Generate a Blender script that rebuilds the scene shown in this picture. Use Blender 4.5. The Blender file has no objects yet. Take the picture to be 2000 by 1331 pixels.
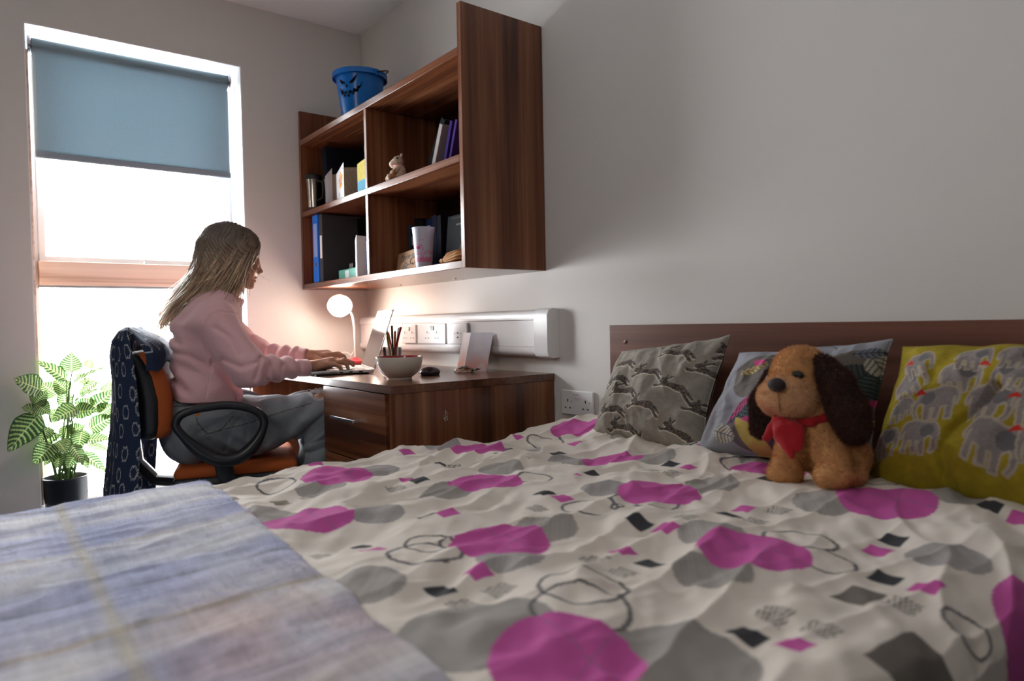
import bpy, bmesh, math, random
import numpy as np
from mathutils import Vector, Matrix
from mathutils.geometry import tessellate_polygon
rng = np.random.default_rng(7); random.seed(7)
SC = bpy.context.scene; COL = SC.collection
PI = math.pi
# ------------------------------------------------------------------ camera
FPX = 1354.7
def _n(v): v = np.array(v, float); return v/np.linalg.norm(v)
_ey = _n([2752-1000, 598-665.5, FPX])
_ex = -np.array([-48-1000, 653-665.5, FPX]); _ex = _n(_ex-_ey*_ex.dot(_ey))
_ez = np.cross(_ex, _ey); _ez = -_ez if _ez[1] > 0 else _ez
RW = np.array([_ex, _ey, _ez]); CP = np.array([3.28, -1.6, .93])
cam = bpy.data.cameras.new('camera'); camo = bpy.data.objects.new('camera', cam); COL.objects.link(camo)
M = Matrix.Identity(4)
for i in range(3):
    M[i][0] = RW[i, 0]; M[i][1] = -RW[i, 1]; M[i][2] = -RW[i, 2]; M[i][3] = CP[i]
camo.matrix_world = M
cam.sensor_width = 36; cam.lens = FPX*36/2000; cam.clip_start = .02
cam.dof.use_dof = True; cam.dof.focus_distance = 2.15; cam.dof.aperture_fstop = 3.2
SC.camera = camo
def on(px, py, ax, v):            # real point on the world plane axis = v that the photo shows at (px, py)
    r = RW@np.array([px-1000, py-665.5, FPX]); return CP+r*(v-CP[ax])/r[ax]
# ------------------------------------------------------------------ tags
def tag(o, label=None, cat=None, group=None, kind=None):
    if label: o['label'] = label
    if cat: o['category'] = cat
    if group: o['group'] = group
    if kind: o['kind'] = kind
    return o
def empty(name, loc=(0, 0, 0), rz=0, label=None, cat=None, group=None, kind=None, rot=None):
    o = bpy.data.objects.new(name, None); COL.objects.link(o); o.location = loc
    o.rotation_euler = rot if rot else (0, 0, rz); o.empty_display_size = .02
    return tag(o, label, cat, group, kind)
# ------------------------------------------------------------------ materials
def newmat(name):
    m = bpy.data.materials.new(name); m.use_nodes = True
    nt = m.node_tree; return m, nt, nt.nodes, nt.links, nt.nodes['Principled BSDF']
def mat(name, col=(.5, .5, .5), rough=.5, metal=0, spec=.5, bump=0, bscale=80, attr=False, trans=0, sheen=0, emit=None, es=0, var=0, alpha=1, transm=0, ior=1.45, coat=0, sub=0):
    m, nt, N, L, B = newmat(name)
    B.inputs['Base Color'].default_value = (*col, 1); B.inputs['Roughness'].default_value = rough
    B.inputs['Metallic'].default_value = metal; B.inputs['Specular IOR Level'].default_value = spec
    B.inputs['IOR'].default_value = ior
    if coat: B.inputs['Coat Weight'].default_value = coat; B.inputs['Coat Roughness'].default_value = .1
    if transm: B.inputs['Transmission Weight'].default_value = transm
    if sub:
        B.inputs['Subsurface Weight'].default_value = sub; B.inputs['Subsurface Radius'].default_value = (.6, .25, .15); B.inputs['Subsurface Scale'].default_value = .02
    if sheen: B.inputs['Sheen Weight'].default_value = sheen; B.inputs['Sheen Roughness'].default_value = .4
    if emit: B.inputs['Emission Color'].default_value = (*emit, 1); B.inputs['Emission Strength'].default_value = es
    src = None
    if attr:
        a = N.new('ShaderNodeVertexColor'); a.layer_name = 'col'; src = a.outputs['Color']
    tc = N.new('ShaderNodeTexCoord')
    if var:
        nz = N.new('ShaderNodeTexNoise'); nz.inputs['Scale'].default_value = bscale*.35; nz.inputs['Detail'].default_value = 4
        L.new(tc.outputs['Object'], nz.inputs['Vector'])
        mx = N.new('ShaderNodeMix'); mx.data_type = 'RGBA'; mx.blend_type = 'MULTIPLY'; mx.inputs['Factor'].default_value = 1
        rp = N.new('ShaderNodeMapRange'); rp.inputs['To Min'].default_value = 1-var; rp.inputs['To Max'].default_value = 1+var
        L.new(nz.outputs['Fac'], rp.inputs['Value'])
        if src: L.new(src, mx.inputs['A'])
        else: mx.inputs['A'].default_value = (*col, 1)
        L.new(rp.outputs['Result'], mx.inputs['B']); src = mx.outputs['Result']
    if src: L.new(src, B.inputs['Base Color'])
    if bump:
        nz = N.new('ShaderNodeTexNoise'); nz.inputs['Scale'].default_value = bscale; nz.inputs['Detail'].default_value = 3
        L.new(tc.outputs['Object'], nz.inputs['Vector'])
        b = N.new('ShaderNodeBump'); b.inputs['Strength'].default_value = bump; b.inputs['Distance'].default_value = .002
        L.new(nz.outputs['Fac'], b.inputs['Height']); L.new(b.outputs['Normal'], B.inputs['Normal'])
    if trans:
        t = N.new('ShaderNodeBsdfTranslucent'); ms = N.new('ShaderNodeMixShader'); ms.inputs[0].default_value = trans
        if src: L.new(src, t.inputs['Color'])
        else: t.inputs['Color'].default_value = (*col, 1)
        out = N['Material Output']; L.new(B.outputs[0], ms.inputs[1]); L.new(t.outputs[0], ms.inputs[2]); L.new(ms.outputs[0], out.inputs['Surface'])
    return m
def thin_glass(name, refl=.06, tint=(1, 1, 1), rough=.02):
    m, nt, N, L, B = newmat(name); N.remove(B)
    a = N.new('ShaderNodeBsdfTransparent'); a.inputs[0].default_value = (*tint, 1); g = N.new('ShaderNodeBsdfGlossy'); g.inputs['Roughness'].default_value = rough
    fr = N.new('ShaderNodeFresnel'); fr.inputs[0].default_value = 1.45; ml = N.new('ShaderNodeMath'); ml.operation = 'MULTIPLY_ADD'; ml.inputs[1].default_value = .9; ml.inputs[2].default_value = refl; ml.use_clamp = True
    L.new(fr.outputs[0], ml.inputs[0]); x = N.new('ShaderNodeMixShader'); L.new(ml.outputs[0], x.inputs[0]); L.new(a.outputs[0], x.inputs[1]); L.new(g.outputs[0], x.inputs[2]); L.new(x.outputs[0], N['Material Output'].inputs['Surface']); return m
def wood(name, ax, c0=(.06, .019, .0095), c1=(.165, .055, .024), c2=(.34, .15, .07), rough=.23, f=1.0, warp=.5):
    m, nt, N, L, B = newmat(name)
    tc = N.new('ShaderNodeTexCoord'); mp = N.new('ShaderNodeMapping')
    s = [9*f, 9*f, 9*f]; s[ax] = .5
    mp.inputs['Scale'].default_value = s; L.new(tc.outputs['Object'], mp.inputs['Vector'])
    n1 = N.new('ShaderNodeTexNoise'); n1.inputs['Scale'].default_value = 1.0; n1.inputs['Detail'].default_value = 2; n1.inputs['Distortion'].default_value = warp
    s2 = [60*f, 60*f, 60*f]; s2[ax] = 1.2
    mp2 = N.new('ShaderNodeMapping'); mp2.inputs['Scale'].default_value = s2; L.new(tc.outputs['Object'], mp2.inputs['Vector'])
    n2 = N.new('ShaderNodeTexNoise'); n2.inputs['Scale'].default_value = 1.0; n2.inputs['Detail'].default_value = 6; n2.inputs['Roughness'].default_value = .6
    L.new(mp.outputs[0], n1.inputs['Vector']); L.new(mp2.outputs[0], n2.inputs['Vector'])
    ad = N.new('ShaderNodeMath'); ad.operation = 'MULTIPLY_ADD'; ad.inputs[1].default_value = .62
    mu = N.new('ShaderNodeMath'); mu.operation = 'MULTIPLY'; mu.inputs[1].default_value = .38; L.new(n2.outputs['Fac'], mu.inputs[0])
    L.new(n1.outputs['Fac'], ad.inputs[0]); L.new(mu.outputs[0], ad.inputs[2])
    cr = N.new('ShaderNodeValToRGB'); e = cr.color_ramp.elements
    e[0].position = .36; e[0].color = (*c0, 1); e[1].position = .70; e[1].color = (*c2, 1)
    k = e.new(.5); k.color = (*c1, 1)
    L.new(ad.outputs[0], cr.inputs[0]); L.new(cr.outputs[0], B.inputs['Base Color'])
    B.inputs['Roughness'].default_value = rough; B.inputs['Specular IOR Level'].default_value = .5
    return m
# ------------------------------------------------------------------ mesh building
class MB:
    def __init__(s): s.v = []; s.f = []; s.n = 0; s.c = []
    def add(s, v, f, col=None):
        v = np.asarray(v, float).reshape(-1, 3); s.v.append(v); s.f += [tuple(int(i)+s.n for i in q) for q in f]; s.n += len(v)
        s.c.append(np.tile(col if col is not None else (.5, .5, .5), (len(v), 1)) if (col is None or np.ndim(col) == 1) else np.asarray(col))
        return s
    def box(s, a, b, col=None, R=None, o=None):
        x0, y0, z0 = a; x1, y1, z1 = b
        v = np.array([(x0, y0, z0), (x1, y0, z0), (x1, y1, z0), (x0, y1, z0), (x0, y0, z1), (x1, y0, z1), (x1, y1, z1), (x0, y1, z1)], float)
        if R is not None: v = v@np.array(R).T
        if o is not None: v = v+np.array(o)
        return s.add(v, [(0, 3, 2, 1), (4, 5, 6, 7), (0, 1, 5, 4), (1, 2, 6, 5), (2, 3, 7, 6), (3, 0, 4, 7)], col)
    def lathe(s, prof, seg=40, o=(0, 0, 0), axis=None, closed=False, col=None, sx=1, sy=1):
        k = len(prof); v = []
        for i in range(seg):
            a = 2*PI*i/seg
            for r, z in prof: v.append((r*math.cos(a)*sx, r*math.sin(a)*sy, z))
        v = np.array(v)
        if axis is not None:
            z = _n(axis); x = _n(np.cross((0, 1, 0) if abs(z[1]) < .9 else (1, 0, 0), z)); y = np.cross(z, x)
            v = v@np.array([x, y, z])
        v = v+np.array(o); f = []
        for i in range(seg):
            j = (i+1) % seg
            for q in range(k-1): f.append((i*k+q, j*k+q, j*k+q+1, i*k+q+1))
        return s.add(v, f, col)
    def cyl(s, a, b, r0, r1=None, seg=20, col=None):
        a = np.array(a, float); b = np.array(b, float); h = np.linalg.norm(b-a); r1 = r0 if r1 is None else r1
        return s.lathe([(0, 0), (r0, 0), (r1, h), (0, h)], seg, a, b-a, col=col)
    def tube(s, pts, r, seg=8, cap=True, col=None, flat=1, closed=False):
        P = np.array(pts, float); n = len(P); r = np.broadcast_to(np.asarray(r, float), (n,))
        T = np.gradient(P, axis=0)
        if closed: T = np.roll(P, -1, 0)-np.roll(P, 1, 0)
        T /= (np.linalg.norm(T, axis=1, keepdims=True)+1e-12)
        up = np.array((0, 0, 1.)) if abs(T[0][2]) < .9 else np.array((0, 1., 0)); v = []
        x = _n(np.cross(T[0], up))
        for i in range(n):
            x = _n(x-T[i]*x.dot(T[i])); y = np.cross(T[i], x)
            for k in range(seg):
                a = 2*PI*k/seg; v.append(P[i]+r[i]*(x*math.cos(a)*flat+y*math.sin(a)))
        f = []
        m = n if closed else n-1
        for i in range(m):
            i2 = (i+1) % n
            for k in range(seg): k2 = (k+1) % seg; f.append((i*seg+k, i*seg+k2, i2*seg+k2, i2*seg+k))
        if cap and not closed: f.append(tuple(range(seg))[::-1]); f.append(tuple((n-1)*seg+k for k in range(seg)))
        return s.add(v, f, col)
    def prism(s, poly, a, b, ax=2, col=None):   # 2D polygon extruded along axis ax from a to b
        n = len(poly); v = []
        for h in (a, b):
            for p in poly:
                q = list(p); q.insert(ax, h); v.append(q)
        f = [tuple(range(n))[::-1], tuple(range(n, 2*n))]+[(i, (i+1) % n, n+(i+1) % n, n+i) for i in range(n)]
        return s.add(v, f, col)
    def grid(s, X, col=None, wrap=False):        # X (nu,nv,3)
        nu, nv = X.shape[:2]; i = np.arange(nu*nv).reshape(nu, nv)
        q = np.stack([i[:-1, :-1], i[1:, :-1], i[1:, 1:], i[:-1, 1:]], -1).reshape(-1, 4)
        return s.add(X.reshape(-1, 3), q.tolist(), None if col is None else np.asarray(col).reshape(-1, 3) if np.ndim(col) > 1 else col)
    def build(s, name, m, parent=None, smooth=True, bevel=0, world=False, seg=2, angle=35, sub=0, solid=0, T=None):
        v = np.concatenate(s.v); me = bpy.data.meshes.new(name)
        if T is not None: v = v@np.array(T[0]).T+np.array(T[1])
        if world and parent is not None:
            bpy.context.view_layer.update(); iv = np.array(parent.matrix_world.inverted()); v = v@iv[:3, :3].T+iv[:3, 3]
        me.from_pydata(v.tolist(), [], s.f); me.update()
        c = np.concatenate(s.c)
        if len(s.c) and any(True for q in s.c) and not np.allclose(c, .5):
            a = me.color_attributes.new('col', 'FLOAT_COLOR', 'POINT'); a.data.foreach_set('color', np.c_[c, np.ones(len(c))].astype(np.float32).ravel())
        bm = bmesh.new(); bm.from_mesh(me); bmesh.ops.recalc_face_normals(bm, faces=bm.faces); bm.to_mesh(me); bm.free()
        if smooth:
            me.polygons.foreach_set('use_smooth', [True]*len(me.polygons))
            me.set_sharp_from_angle(angle=math.radians(angle))
        o = bpy.data.objects.new(name, me); COL.objects.link(o); me.materials.append(m)
        if parent is not None: o.parent = parent
        if solid: d = o.modifiers.new('s', 'SOLIDIFY'); d.thickness = solid; d.offset = 0
        if bevel: d = o.modifiers.new('b', 'BEVEL'); d.width = bevel; d.segments = seg; d.limit_method = 'ANGLE'; d.angle_limit = math.radians(40)
        if sub: d = o.modifiers.new('u', 'SUBSURF'); d.levels = sub; d.render_levels = sub
        return o
def box(name, a, b, m, parent=None, bevel=.0015, world=True, **k):
    return MB().box(a, b).build(name, m, parent, bevel=bevel, world=world, **k)
# ------------------------------------------------------------------ noise + 2D paint
def _h(i, j, k):
    n = (i*374761393+j*668265263+k*1274126177) & 0xffffffff
    n = ((n ^ (n >> 13))*1274126177) & 0xffffffff
    return ((n ^ (n >> 16)) & 0xffff)/65535.
def vn(p):
    p = np.asarray(p, float); f = np.floor(p).astype(np.int64); t = p-f; t = t*t*(3-2*t); r = 0
    for a in (0, 1):
        for b in (0, 1):
            for c in (0, 1):
                w = (t[..., 0] if a else 1-t[..., 0])*(t[..., 1] if b else 1-t[..., 1])*(t[..., 2] if c else 1-t[..., 2])
                r = r+w*_h(f[..., 0]+a, f[..., 1]+b, f[..., 2]+c)
    return r*2-1
def fbm(p, o=4, g=.5):
    r = 0; a = 1; s = 0
    for i in range(o): r = r+a*vn(np.asarray(p)*2**i+i*17.3); s += a; a *= g
    return r/s
def n2(x, y, z=0.): return np.stack([x, y, np.broadcast_to(z, x.shape)], -1)
def ss(a, b, x): t = np.clip((x-a)/(b-a), 0, 1); return t*t*(3-2*t)
def segd(x, y, pts, closed=False):
    d = np.full(x.shape, 1e9); P = list(pts)+([pts[0]] if closed else [])
    for (ax, ay), (bx, by) in zip(P[:-1], P[1:]):
        vx, vy = bx-ax, by-ay; t = np.clip(((x-ax)*vx+(y-ay)*vy)/(vx*vx+vy*vy+1e-12), 0, 1)
        d = np.minimum(d, np.hypot(x-ax-t*vx, y-ay-t*vy))
    return d
def inpoly(x, y, P):
    c = np.zeros(x.shape, bool); n = len(P)
    for i in range(n):
        x0, y0 = P[i]; x1, y1 = P[i-1]
        k = ((y0 > y) != (y1 > y)) & (x < (x1-x0)*(y-y0)/((y1-y0) if y1 != y0 else 1e-9)+x0); c ^= k
    return c
def paint(C, m, col): m = np.clip(m, 0, 1)[..., None]; C[:] = C*(1-m)+np.array(col)*m
def lin(*c): return tuple(((x/255+.055)/1.055)**2.4 if x/255 > .04045 else x/255/12.92 for x in c)
# ------------------------------------------------------------------ implicit surfaces (surface nets)
def iso(f, lo, hi, h, cf=None, proj=2):
    lo = np.array(lo, float); hi = np.array(hi, float); k = 4
    nc = np.ceil((hi-lo)/(h*k)).astype(int)+1; n = (nc-1)*k+1
    g = [lo[i]+np.arange(nc[i])*h*k for i in range(3)]
    Cg = np.stack(np.meshgrid(*g, indexing='ij'), -1); cv = f(Cg.reshape(-1, 3)).reshape(nc)
    cell = np.abs(cv)[:-1, :-1, :-1]
    for a in (0, 1):
        for b in (0, 1):
            for c in (0, 1): cell = np.minimum(cell, np.abs(cv[a:nc[0]-1+a, b:nc[1]-1+b, c:nc[2]-1+c]))
    act = cell < h*k*1.15
    V = np.repeat(np.repeat(np.repeat(cv, k, 0), k, 1), k, 2)[:n[0], :n[1], :n[2]].astype(np.float32)
    mk = np.zeros(n, bool); A = np.argwhere(act)
    off = np.stack(np.meshgrid(*[np.arange(k+1)]*3, indexing='ij'), -1).reshape(-1, 3)
    idx = (A[:, None, :]*k+off[None]).reshape(-1, 3); mk[idx[:, 0], idx[:, 1], idx[:, 2]] = True
    I = np.argwhere(mk)
    for s in range(0, len(I), 400000):
        q = I[s:s+400000]; V[q[:, 0], q[:, 1], q[:, 2]] = f(lo+q*h)
    S = V < 0
    cnt = np.zeros(n-1, np.int8)
    for a in (0, 1):
        for b in (0, 1):
            for c in (0, 1): cnt += S[a:n[0]-1+a, b:n[1]-1+b, c:n[2]-1+c]
    cm = (cnt > 0) & (cnt < 8); CI = np.argwhere(cm); vid = -np.ones(n-1, np.int64); vid[cm] = np.arange(len(CI))
    acc = np.zeros((len(CI), 3)); ct = np.zeros(len(CI))
    for ax in range(3):
        o1, o2 = [i for i in range(3) if i != ax]
        for a in (0, 1):
            for b in (0, 1):
                p = CI.copy(); p[:, o1] += a; p[:, o2] += b; q = p.copy(); q[:, ax] += 1
                v0 = V[p[:, 0], p[:, 1], p[:, 2]]; v1 = V[q[:, 0], q[:, 1], q[:, 2]]; m = (v0 < 0) != (v1 < 0)
                t = np.where(m, v0/(v0-v1+1e-20), 0); P = p.astype(float); P[:, ax] += t
                acc[m] += P[m]; ct[m] += 1
    vert = lo+acc/ct[:, None]*h
    F = []
    for ax in range(3):
        o1, o2 = [i for i in range(3) if i != ax]
        sl0 = [slice(1, n[i]-1) for i in range(3)]; sl0[ax] = slice(0, n[ax]-1); sl1 = list(sl0); sl1[ax] = slice(1, n[ax])
        ch = S[tuple(sl0)] != S[tuple(sl1)]; e = np.argwhere(ch)
        for i in range(3):
            if i != ax: e[:, i] += 1
        w = []
        for a, b in ((0, 0), (1, 0), (1, 1), (0, 1)):
            p = e.copy(); p[:, o1] -= a; p[:, o2] -= b; w.append(vid[p[:, 0], p[:, 1], p[:, 2]])
        q = np.stack(w, 1); ins = S[e[:, 0], e[:, 1], e[:, 2]]
        if ax == 1: ins = ~ins
        q[~ins] = q[~ins][:, ::-1]; F.append(q)
    F = np.concatenate(F); F = F[(F >= 0).all(1)]
    for _ in range(proj):
        e = h*.4; G = np.stack([f(vert+d)-f(vert-d) for d in np.eye(3)*e], 1)/(2*e); v = f(vert)
        g2 = (G**2).sum(1)+1e-6; st = np.clip(v/g2, -h, h)[:, None]*G; vert = vert-st*.8
    return vert, F
def isobuild(name, f, lo, hi, h, m, parent=None, cf=None, T=None, world=False):
    v, F = iso(f, lo, hi, h); b = MB(); b.v = [v]; b.f = F.tolist(); b.n = len(v); b.c = [cf(v) if cf else np.full((len(v), 3), .5)]
    return b.build(name, m, parent, T=T, world=world, angle=180)
def capd(p, a, b, ra, rb, sq=(1, 1, 1)):
    a = np.array(a, float); b = np.array(b, float); q = (p-a)*sq; v = (b-a)*sq
    t = np.clip(q@v/(v@v+1e-12), 0, 1); return np.linalg.norm(q-t[:, None]*v, axis=1)-(ra+(rb-ra)*t)
def elld(p, c, r, R=None):
    q = p-np.array(c)
    if R is not None: q = q@np.array(R)
    r = np.array(r, float); k = np.linalg.norm(q/r, axis=1); k2 = np.linalg.norm(q/(r*r), axis=1)+1e-9
    return k*(k-1)/k2
def sm(a, b, k): h = np.clip(.5+.5*(b-a)/k, 0, 1); return b*(1-h)+a*h-k*h*(1-h)
def sub(a, b, k): return -sm(-a, b, k)
def chain(p, pts, rad, k=.01, sq=(1, 1, 1)):
    d = None
    for i in range(len(pts)-1):
        e = capd(p, pts[i], pts[i+1], rad[i], rad[i+1], sq); d = e if d is None else sm(d, e, k)
    return d
def RX(a): c, s = math.cos(a), math.sin(a); return np.array([[1, 0, 0], [0, c, -s], [0, s, c]])
def RY(a): c, s = math.cos(a), math.sin(a); return np.array([[c, 0, s], [0, 1, 0], [-s, 0, c]])
def RZ(a): c, s = math.cos(a), math.sin(a); return np.array([[c, -s, 0], [s, c, 0], [0, 0, 1]])
# ================================================================== materials
wallm = mat('wall_paint', (.665, .64, .607), .5, bump=.12, bscale=220)
ceilm = mat('ceiling_paint', (.86, .86, .87), .8)
floorm = mat('carpet', (.12, .125, .14), .95, bump=.8, bscale=300, var=.3)
whitem = mat('white_gloss', (.85, .85, .86), .35)
plast = mat('white_plastic', (.8, .79, .79), .3)
blackp = mat('black_plastic', (.012, .013, .016), .42)
darkp = mat('dark_slot', (.01, .01, .01), .6)
wv = wood('walnut_upright', 2); wh = wood('walnut_level', 0); wd = wood('walnut_depth', 1)
pine = wood('pine', 1, (.55, .36, .26), (.80, .60, .48), (.88, .70, .58), .45, 1.6, 1.6)
chrome = mat('brushed_steel', (.62, .62, .65), .22, metal=1)
# ================================================================== room
X1, Y1, ZC = 4.7, -3.3, 2.415
WY0, WY1, WZ0, WZ1 = -1.418, -.602, .2, 2.133; GX = -.2
def struct(name, mb, m): o = mb.build(name, m, smooth=False); return tag(o, kind='structure')
struct('floor', MB().box((-.02, Y1-.1, -.1), (X1+.1, .1, 0)), floorm)
struct('ceiling', MB().box((-.3, Y1-.1, ZC), (X1+.1, .1, ZC+.1)), ceilm)
struct('wall_back', MB().box((-.3, 0, 0), (X1+.1, .1, ZC)), wallm)
w = MB(); w.box((-.3, WY1, 0), (0, 0, ZC)); w.box((-.3, Y1-.1, 0), (0, WY0, ZC)); w.box((-.3, WY0, WZ1), (0, WY1, ZC)); w.box((-.3, WY0, 0), (0, WY1, WZ0-.03))
struct('wall_left', w, wallm)
darkw = mat('low_bounce_wall', (.16, .15, .14), .6)  # dark tone for the two unseen walls, chosen to cut bounce light
struct('wall_right', MB().box((X1, Y1-.1, 0), (X1+.1, 0, ZC)), darkw)
struct('wall_front', MB().box((0, Y1-.1, 0), (X1, Y1, ZC)), darkw)
o = MB().prism([(0, 0), (-.015, 0), (-.015, .09), (-.009, .1), (0, .1)], 1.47, 1.7, 0).build('baseboard_back', whitem, smooth=False); tag(o, kind='structure')
# window: white lining, frame, pine rail, panes
W = empty('window_1', (GX, (WY0+WY1)/2, WZ0), kind='structure')
f = MB()
f.box((GX-.02, WY0, WZ0), (-.001, WY0+.004, WZ1)); f.box((GX-.02, WY1-.004, WZ0), (-.001, WY1, WZ1)); f.box((GX-.02, WY0, WZ1-.004), (-.001, WY1, WZ1))
f.build('reveal_lining', whitem, W, smooth=False, world=True)
f = MB(); t = .035
f.box((GX-.05, WY0+.004, WZ0), (GX, WY0+t, WZ1)); f.box((GX-.05, WY1-t, WZ0), (GX, WY1-.004, WZ1)); f.box((GX-.05, WY0+t, WZ1-.05), (GX, WY1-t, WZ1-.004)); f.box((GX-.05, WY0+t, WZ0), (GX, WY1-t, WZ0+.05))
f.build('window_frame', whitem, W, bevel=.003, world=True)
box('transom_rail', (GX-.06, WY0+.03, 1.125), (GX+.075, WY1-.03, 1.224), pine, W, .004)
f = MB(); f.box((GX-.045, WY1-.085, 1.224), (GX+.01, WY1-.036, WZ1-.05)); f.box((GX-.045, WY0+.036, 1.224), (GX+.01, WY0+.06, WZ1-.05)); f.box((GX-.045, WY0+.06, 1.224), (GX+.01, WY1-.085, 1.25))
f.build('casement', whitem, W, bevel=.003, world=True)
f = MB(); f.box((GX-.02, WY0+.03, 1.115), (GX+.07, WY1-.03, 1.1245)); f.build('rubber_gasket', mat('gasket', (.28, .3, .32), .6), W, smooth=False, world=True)
box('jamb_strip', (GX+.001, WY0+.0045, WZ0+.05), (GX+.19, WY0+.0115, WZ1-.1), pine, W, .001)
glass = thin_glass('window_glass', 0)
for z0, z1 in ((WZ0+.05, 1.12), (1.23, WZ1-.05)): box('pane', (GX-.034, WY0+.03, z0), (GX-.03, WY1-.03, z1), glass, W, 0)
MB().tube([(GX+.05, -1.0, 1.226), (GX-.02, -.985, 1.25), (GX-.026, -.93, 1.33)], .003, 6).build('window_stay', plast, W, world=True)
box('window_sill', (-.25, WY0-.02, WZ0-.03), (.06, WY1+.02, WZ0), whitem, W, .006)
bpy.data.objects['window_sill']['label'] = 'white painted sill board'
# ================================================================== roller blind
B = empty('roller_blind', (-.06, -1.02, 2.07), label='grey-blue fabric roller blind pulled down over the top of the window', cat='blind')
bf = mat('blind_fabric', (.27, .335, .37), .8, bump=.5, bscale=900, trans=.30, var=.12)
MB().cyl((-.06, -1.392, 2.065), (-.06, -.652, 2.065), .031, seg=36).build('roller_tube', mat('blind_roll', (.2, .28, .33), .75, bump=.4, bscale=900), B, world=True)
ys = np.linspace(-1.392, -.656, 60); zs = np.linspace(1.645, 2.062, 30); X = np.zeros((60, 30, 3)); X[..., 1] = ys[:, None]; X[..., 2] = zs[None]; X[..., 0] = -.030-.0+.001*np.sin(X[..., 1]*14)
MB().grid(X).build('blind_fabric', bf, B, world=True, solid=.0008)
box('bottom_bar', (-.038, -1.394, 1.62), (-.022, -.652, 1.648), mat('blind_bar', (.28, .34, .4), .6), B, .005)
for y in (-1.4, -.645):
    MB().lathe([(0, -.006), (.037, -.006), (.04, -.003), (.04, .003), (.034, .007), (0, .007)], 36, (-.06, y, 2.065), (0, 1, 0)).build('bracket', chrome, B, world=True)
ch = MB()
for k in range(150):
    z = 2.03-.0115*k
    for dx in (-.045, -.012):
        ch.lathe([(0, -.0026), (.0023, -.0013), (.0026, 0), (.0023, .0013), (0, .0026)], 6, (dx, -.632, z))
    if z < .95: break
for dx in (-.045, -.012): ch.tube([(dx, -.632, 2.05), (dx, -.632, .9)], .0007, 5)
ch.build('bead_chain', plast, B, world=True)
# ================================================================== wall shelf unit
S = empty('wall_shelf', (.708, -.17, 1.114), label='walnut wall shelf unit with four open compartments mounted above the desk', cat='shelf')
SY = -.343; Z0, Z1 = 1.114, 1.967
box('side_panel', (.006, SY, Z0), (.026, -.001, Z1), wv, S); box('side_panel', (1.394, SY, Z0), (1.416, -.001, Z1), wv, S)
box('bottom_shelf', (.0262, SY+.001, Z0), (1.3938, -.001, Z0+.025), wh, S)
box('middle_shelf', (.0262, SY+.001, 1.459), (1.3938, -.001, 1.484), wh, S)
box('top_shelf', (.0262, SY+.001, 1.803), (1.3938, -.001, 1.828), wh, S)
box('divider', (.705, SY+.002, Z0+.0252), (.725, -.001, 1.4588), wv, S); box('divider', (.705, SY+.002, 1.4842), (.725, -.001, 1.8028), wv, S)
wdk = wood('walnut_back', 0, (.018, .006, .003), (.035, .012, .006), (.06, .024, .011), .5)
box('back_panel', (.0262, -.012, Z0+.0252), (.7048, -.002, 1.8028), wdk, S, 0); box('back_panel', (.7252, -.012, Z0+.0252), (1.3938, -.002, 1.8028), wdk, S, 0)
for x in (.5, .95): MB().cyl((x, -.08, Z0-.002), (x, -.08, Z0+.001), .006, seg=12).build('fixing_cap', plast, S, world=True)
# ================================================================== desk
D = empty('desk', (.725, -.32, 0), label='walnut desk with a chest of drawers at its right end', cat='desk')
DZ = .753
box('desktop', (.004, -.64, DZ-.025), (1.452, -.002, DZ), wood('walnut_top', 0, (.06, .024, .014), (.13, .052, .03), (.22, .10, .055), .2), D, .0012)
box('side_panel', (1.412, -.628, .0), (1.45, -.004, DZ-.0252), wv, D, .001)
box('side_panel', (.006, -.60, .0), (.026, -.004, DZ-.0252), wv, D, .001)
box('inner_panel', (.945, -.60, .0), (.965, -.004, DZ-.0252), wv, D, .001)
box('modesty_panel', (.0262, -.034, .25), (.9448, -.014, DZ-.0252), wh, D, .001)
hm = chrome
for z0, z1 in ((.5, .725), (.285, .496), (.06, .281)):
    dr = box('drawer', (.946, -.6385, z0), (1.408, -.6005, z1), wh, D, .0012)
    hz = z0+(z1-z0)*.57; h = MB(); h.box((1.055, -.664, hz-.005), (1.235, -.660, hz+.005)); h.box((1.055, -.6599, hz-.005), (1.06, -.639, hz+.005)); h.box((1.23, -.6599, hz-.005), (1.235, -.639, hz+.005))
    h.build('drawer_handle', hm, dr, bevel=.0008, world=True); bpy.context.view_layer.update()
# worn sticker residue on the side
f = MB(); rs = random.Random(3)
for k in range(34):
    a = rs.random()*6.3; r = .011*math.sqrt(rs.random()); y, z = -.452+r*math.cos(a)*.8, .648+r*math.sin(a)*1.7; q = .0008+.002*rs.random()
    f.box((1.4502, y, z), (1.4505, y+q, z+q*rs.uniform(.4, 1.6)))
f.build('sticker_residue', mat('residue', (.55, .52, .48), .8), D, smooth=False, world=True)
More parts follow.
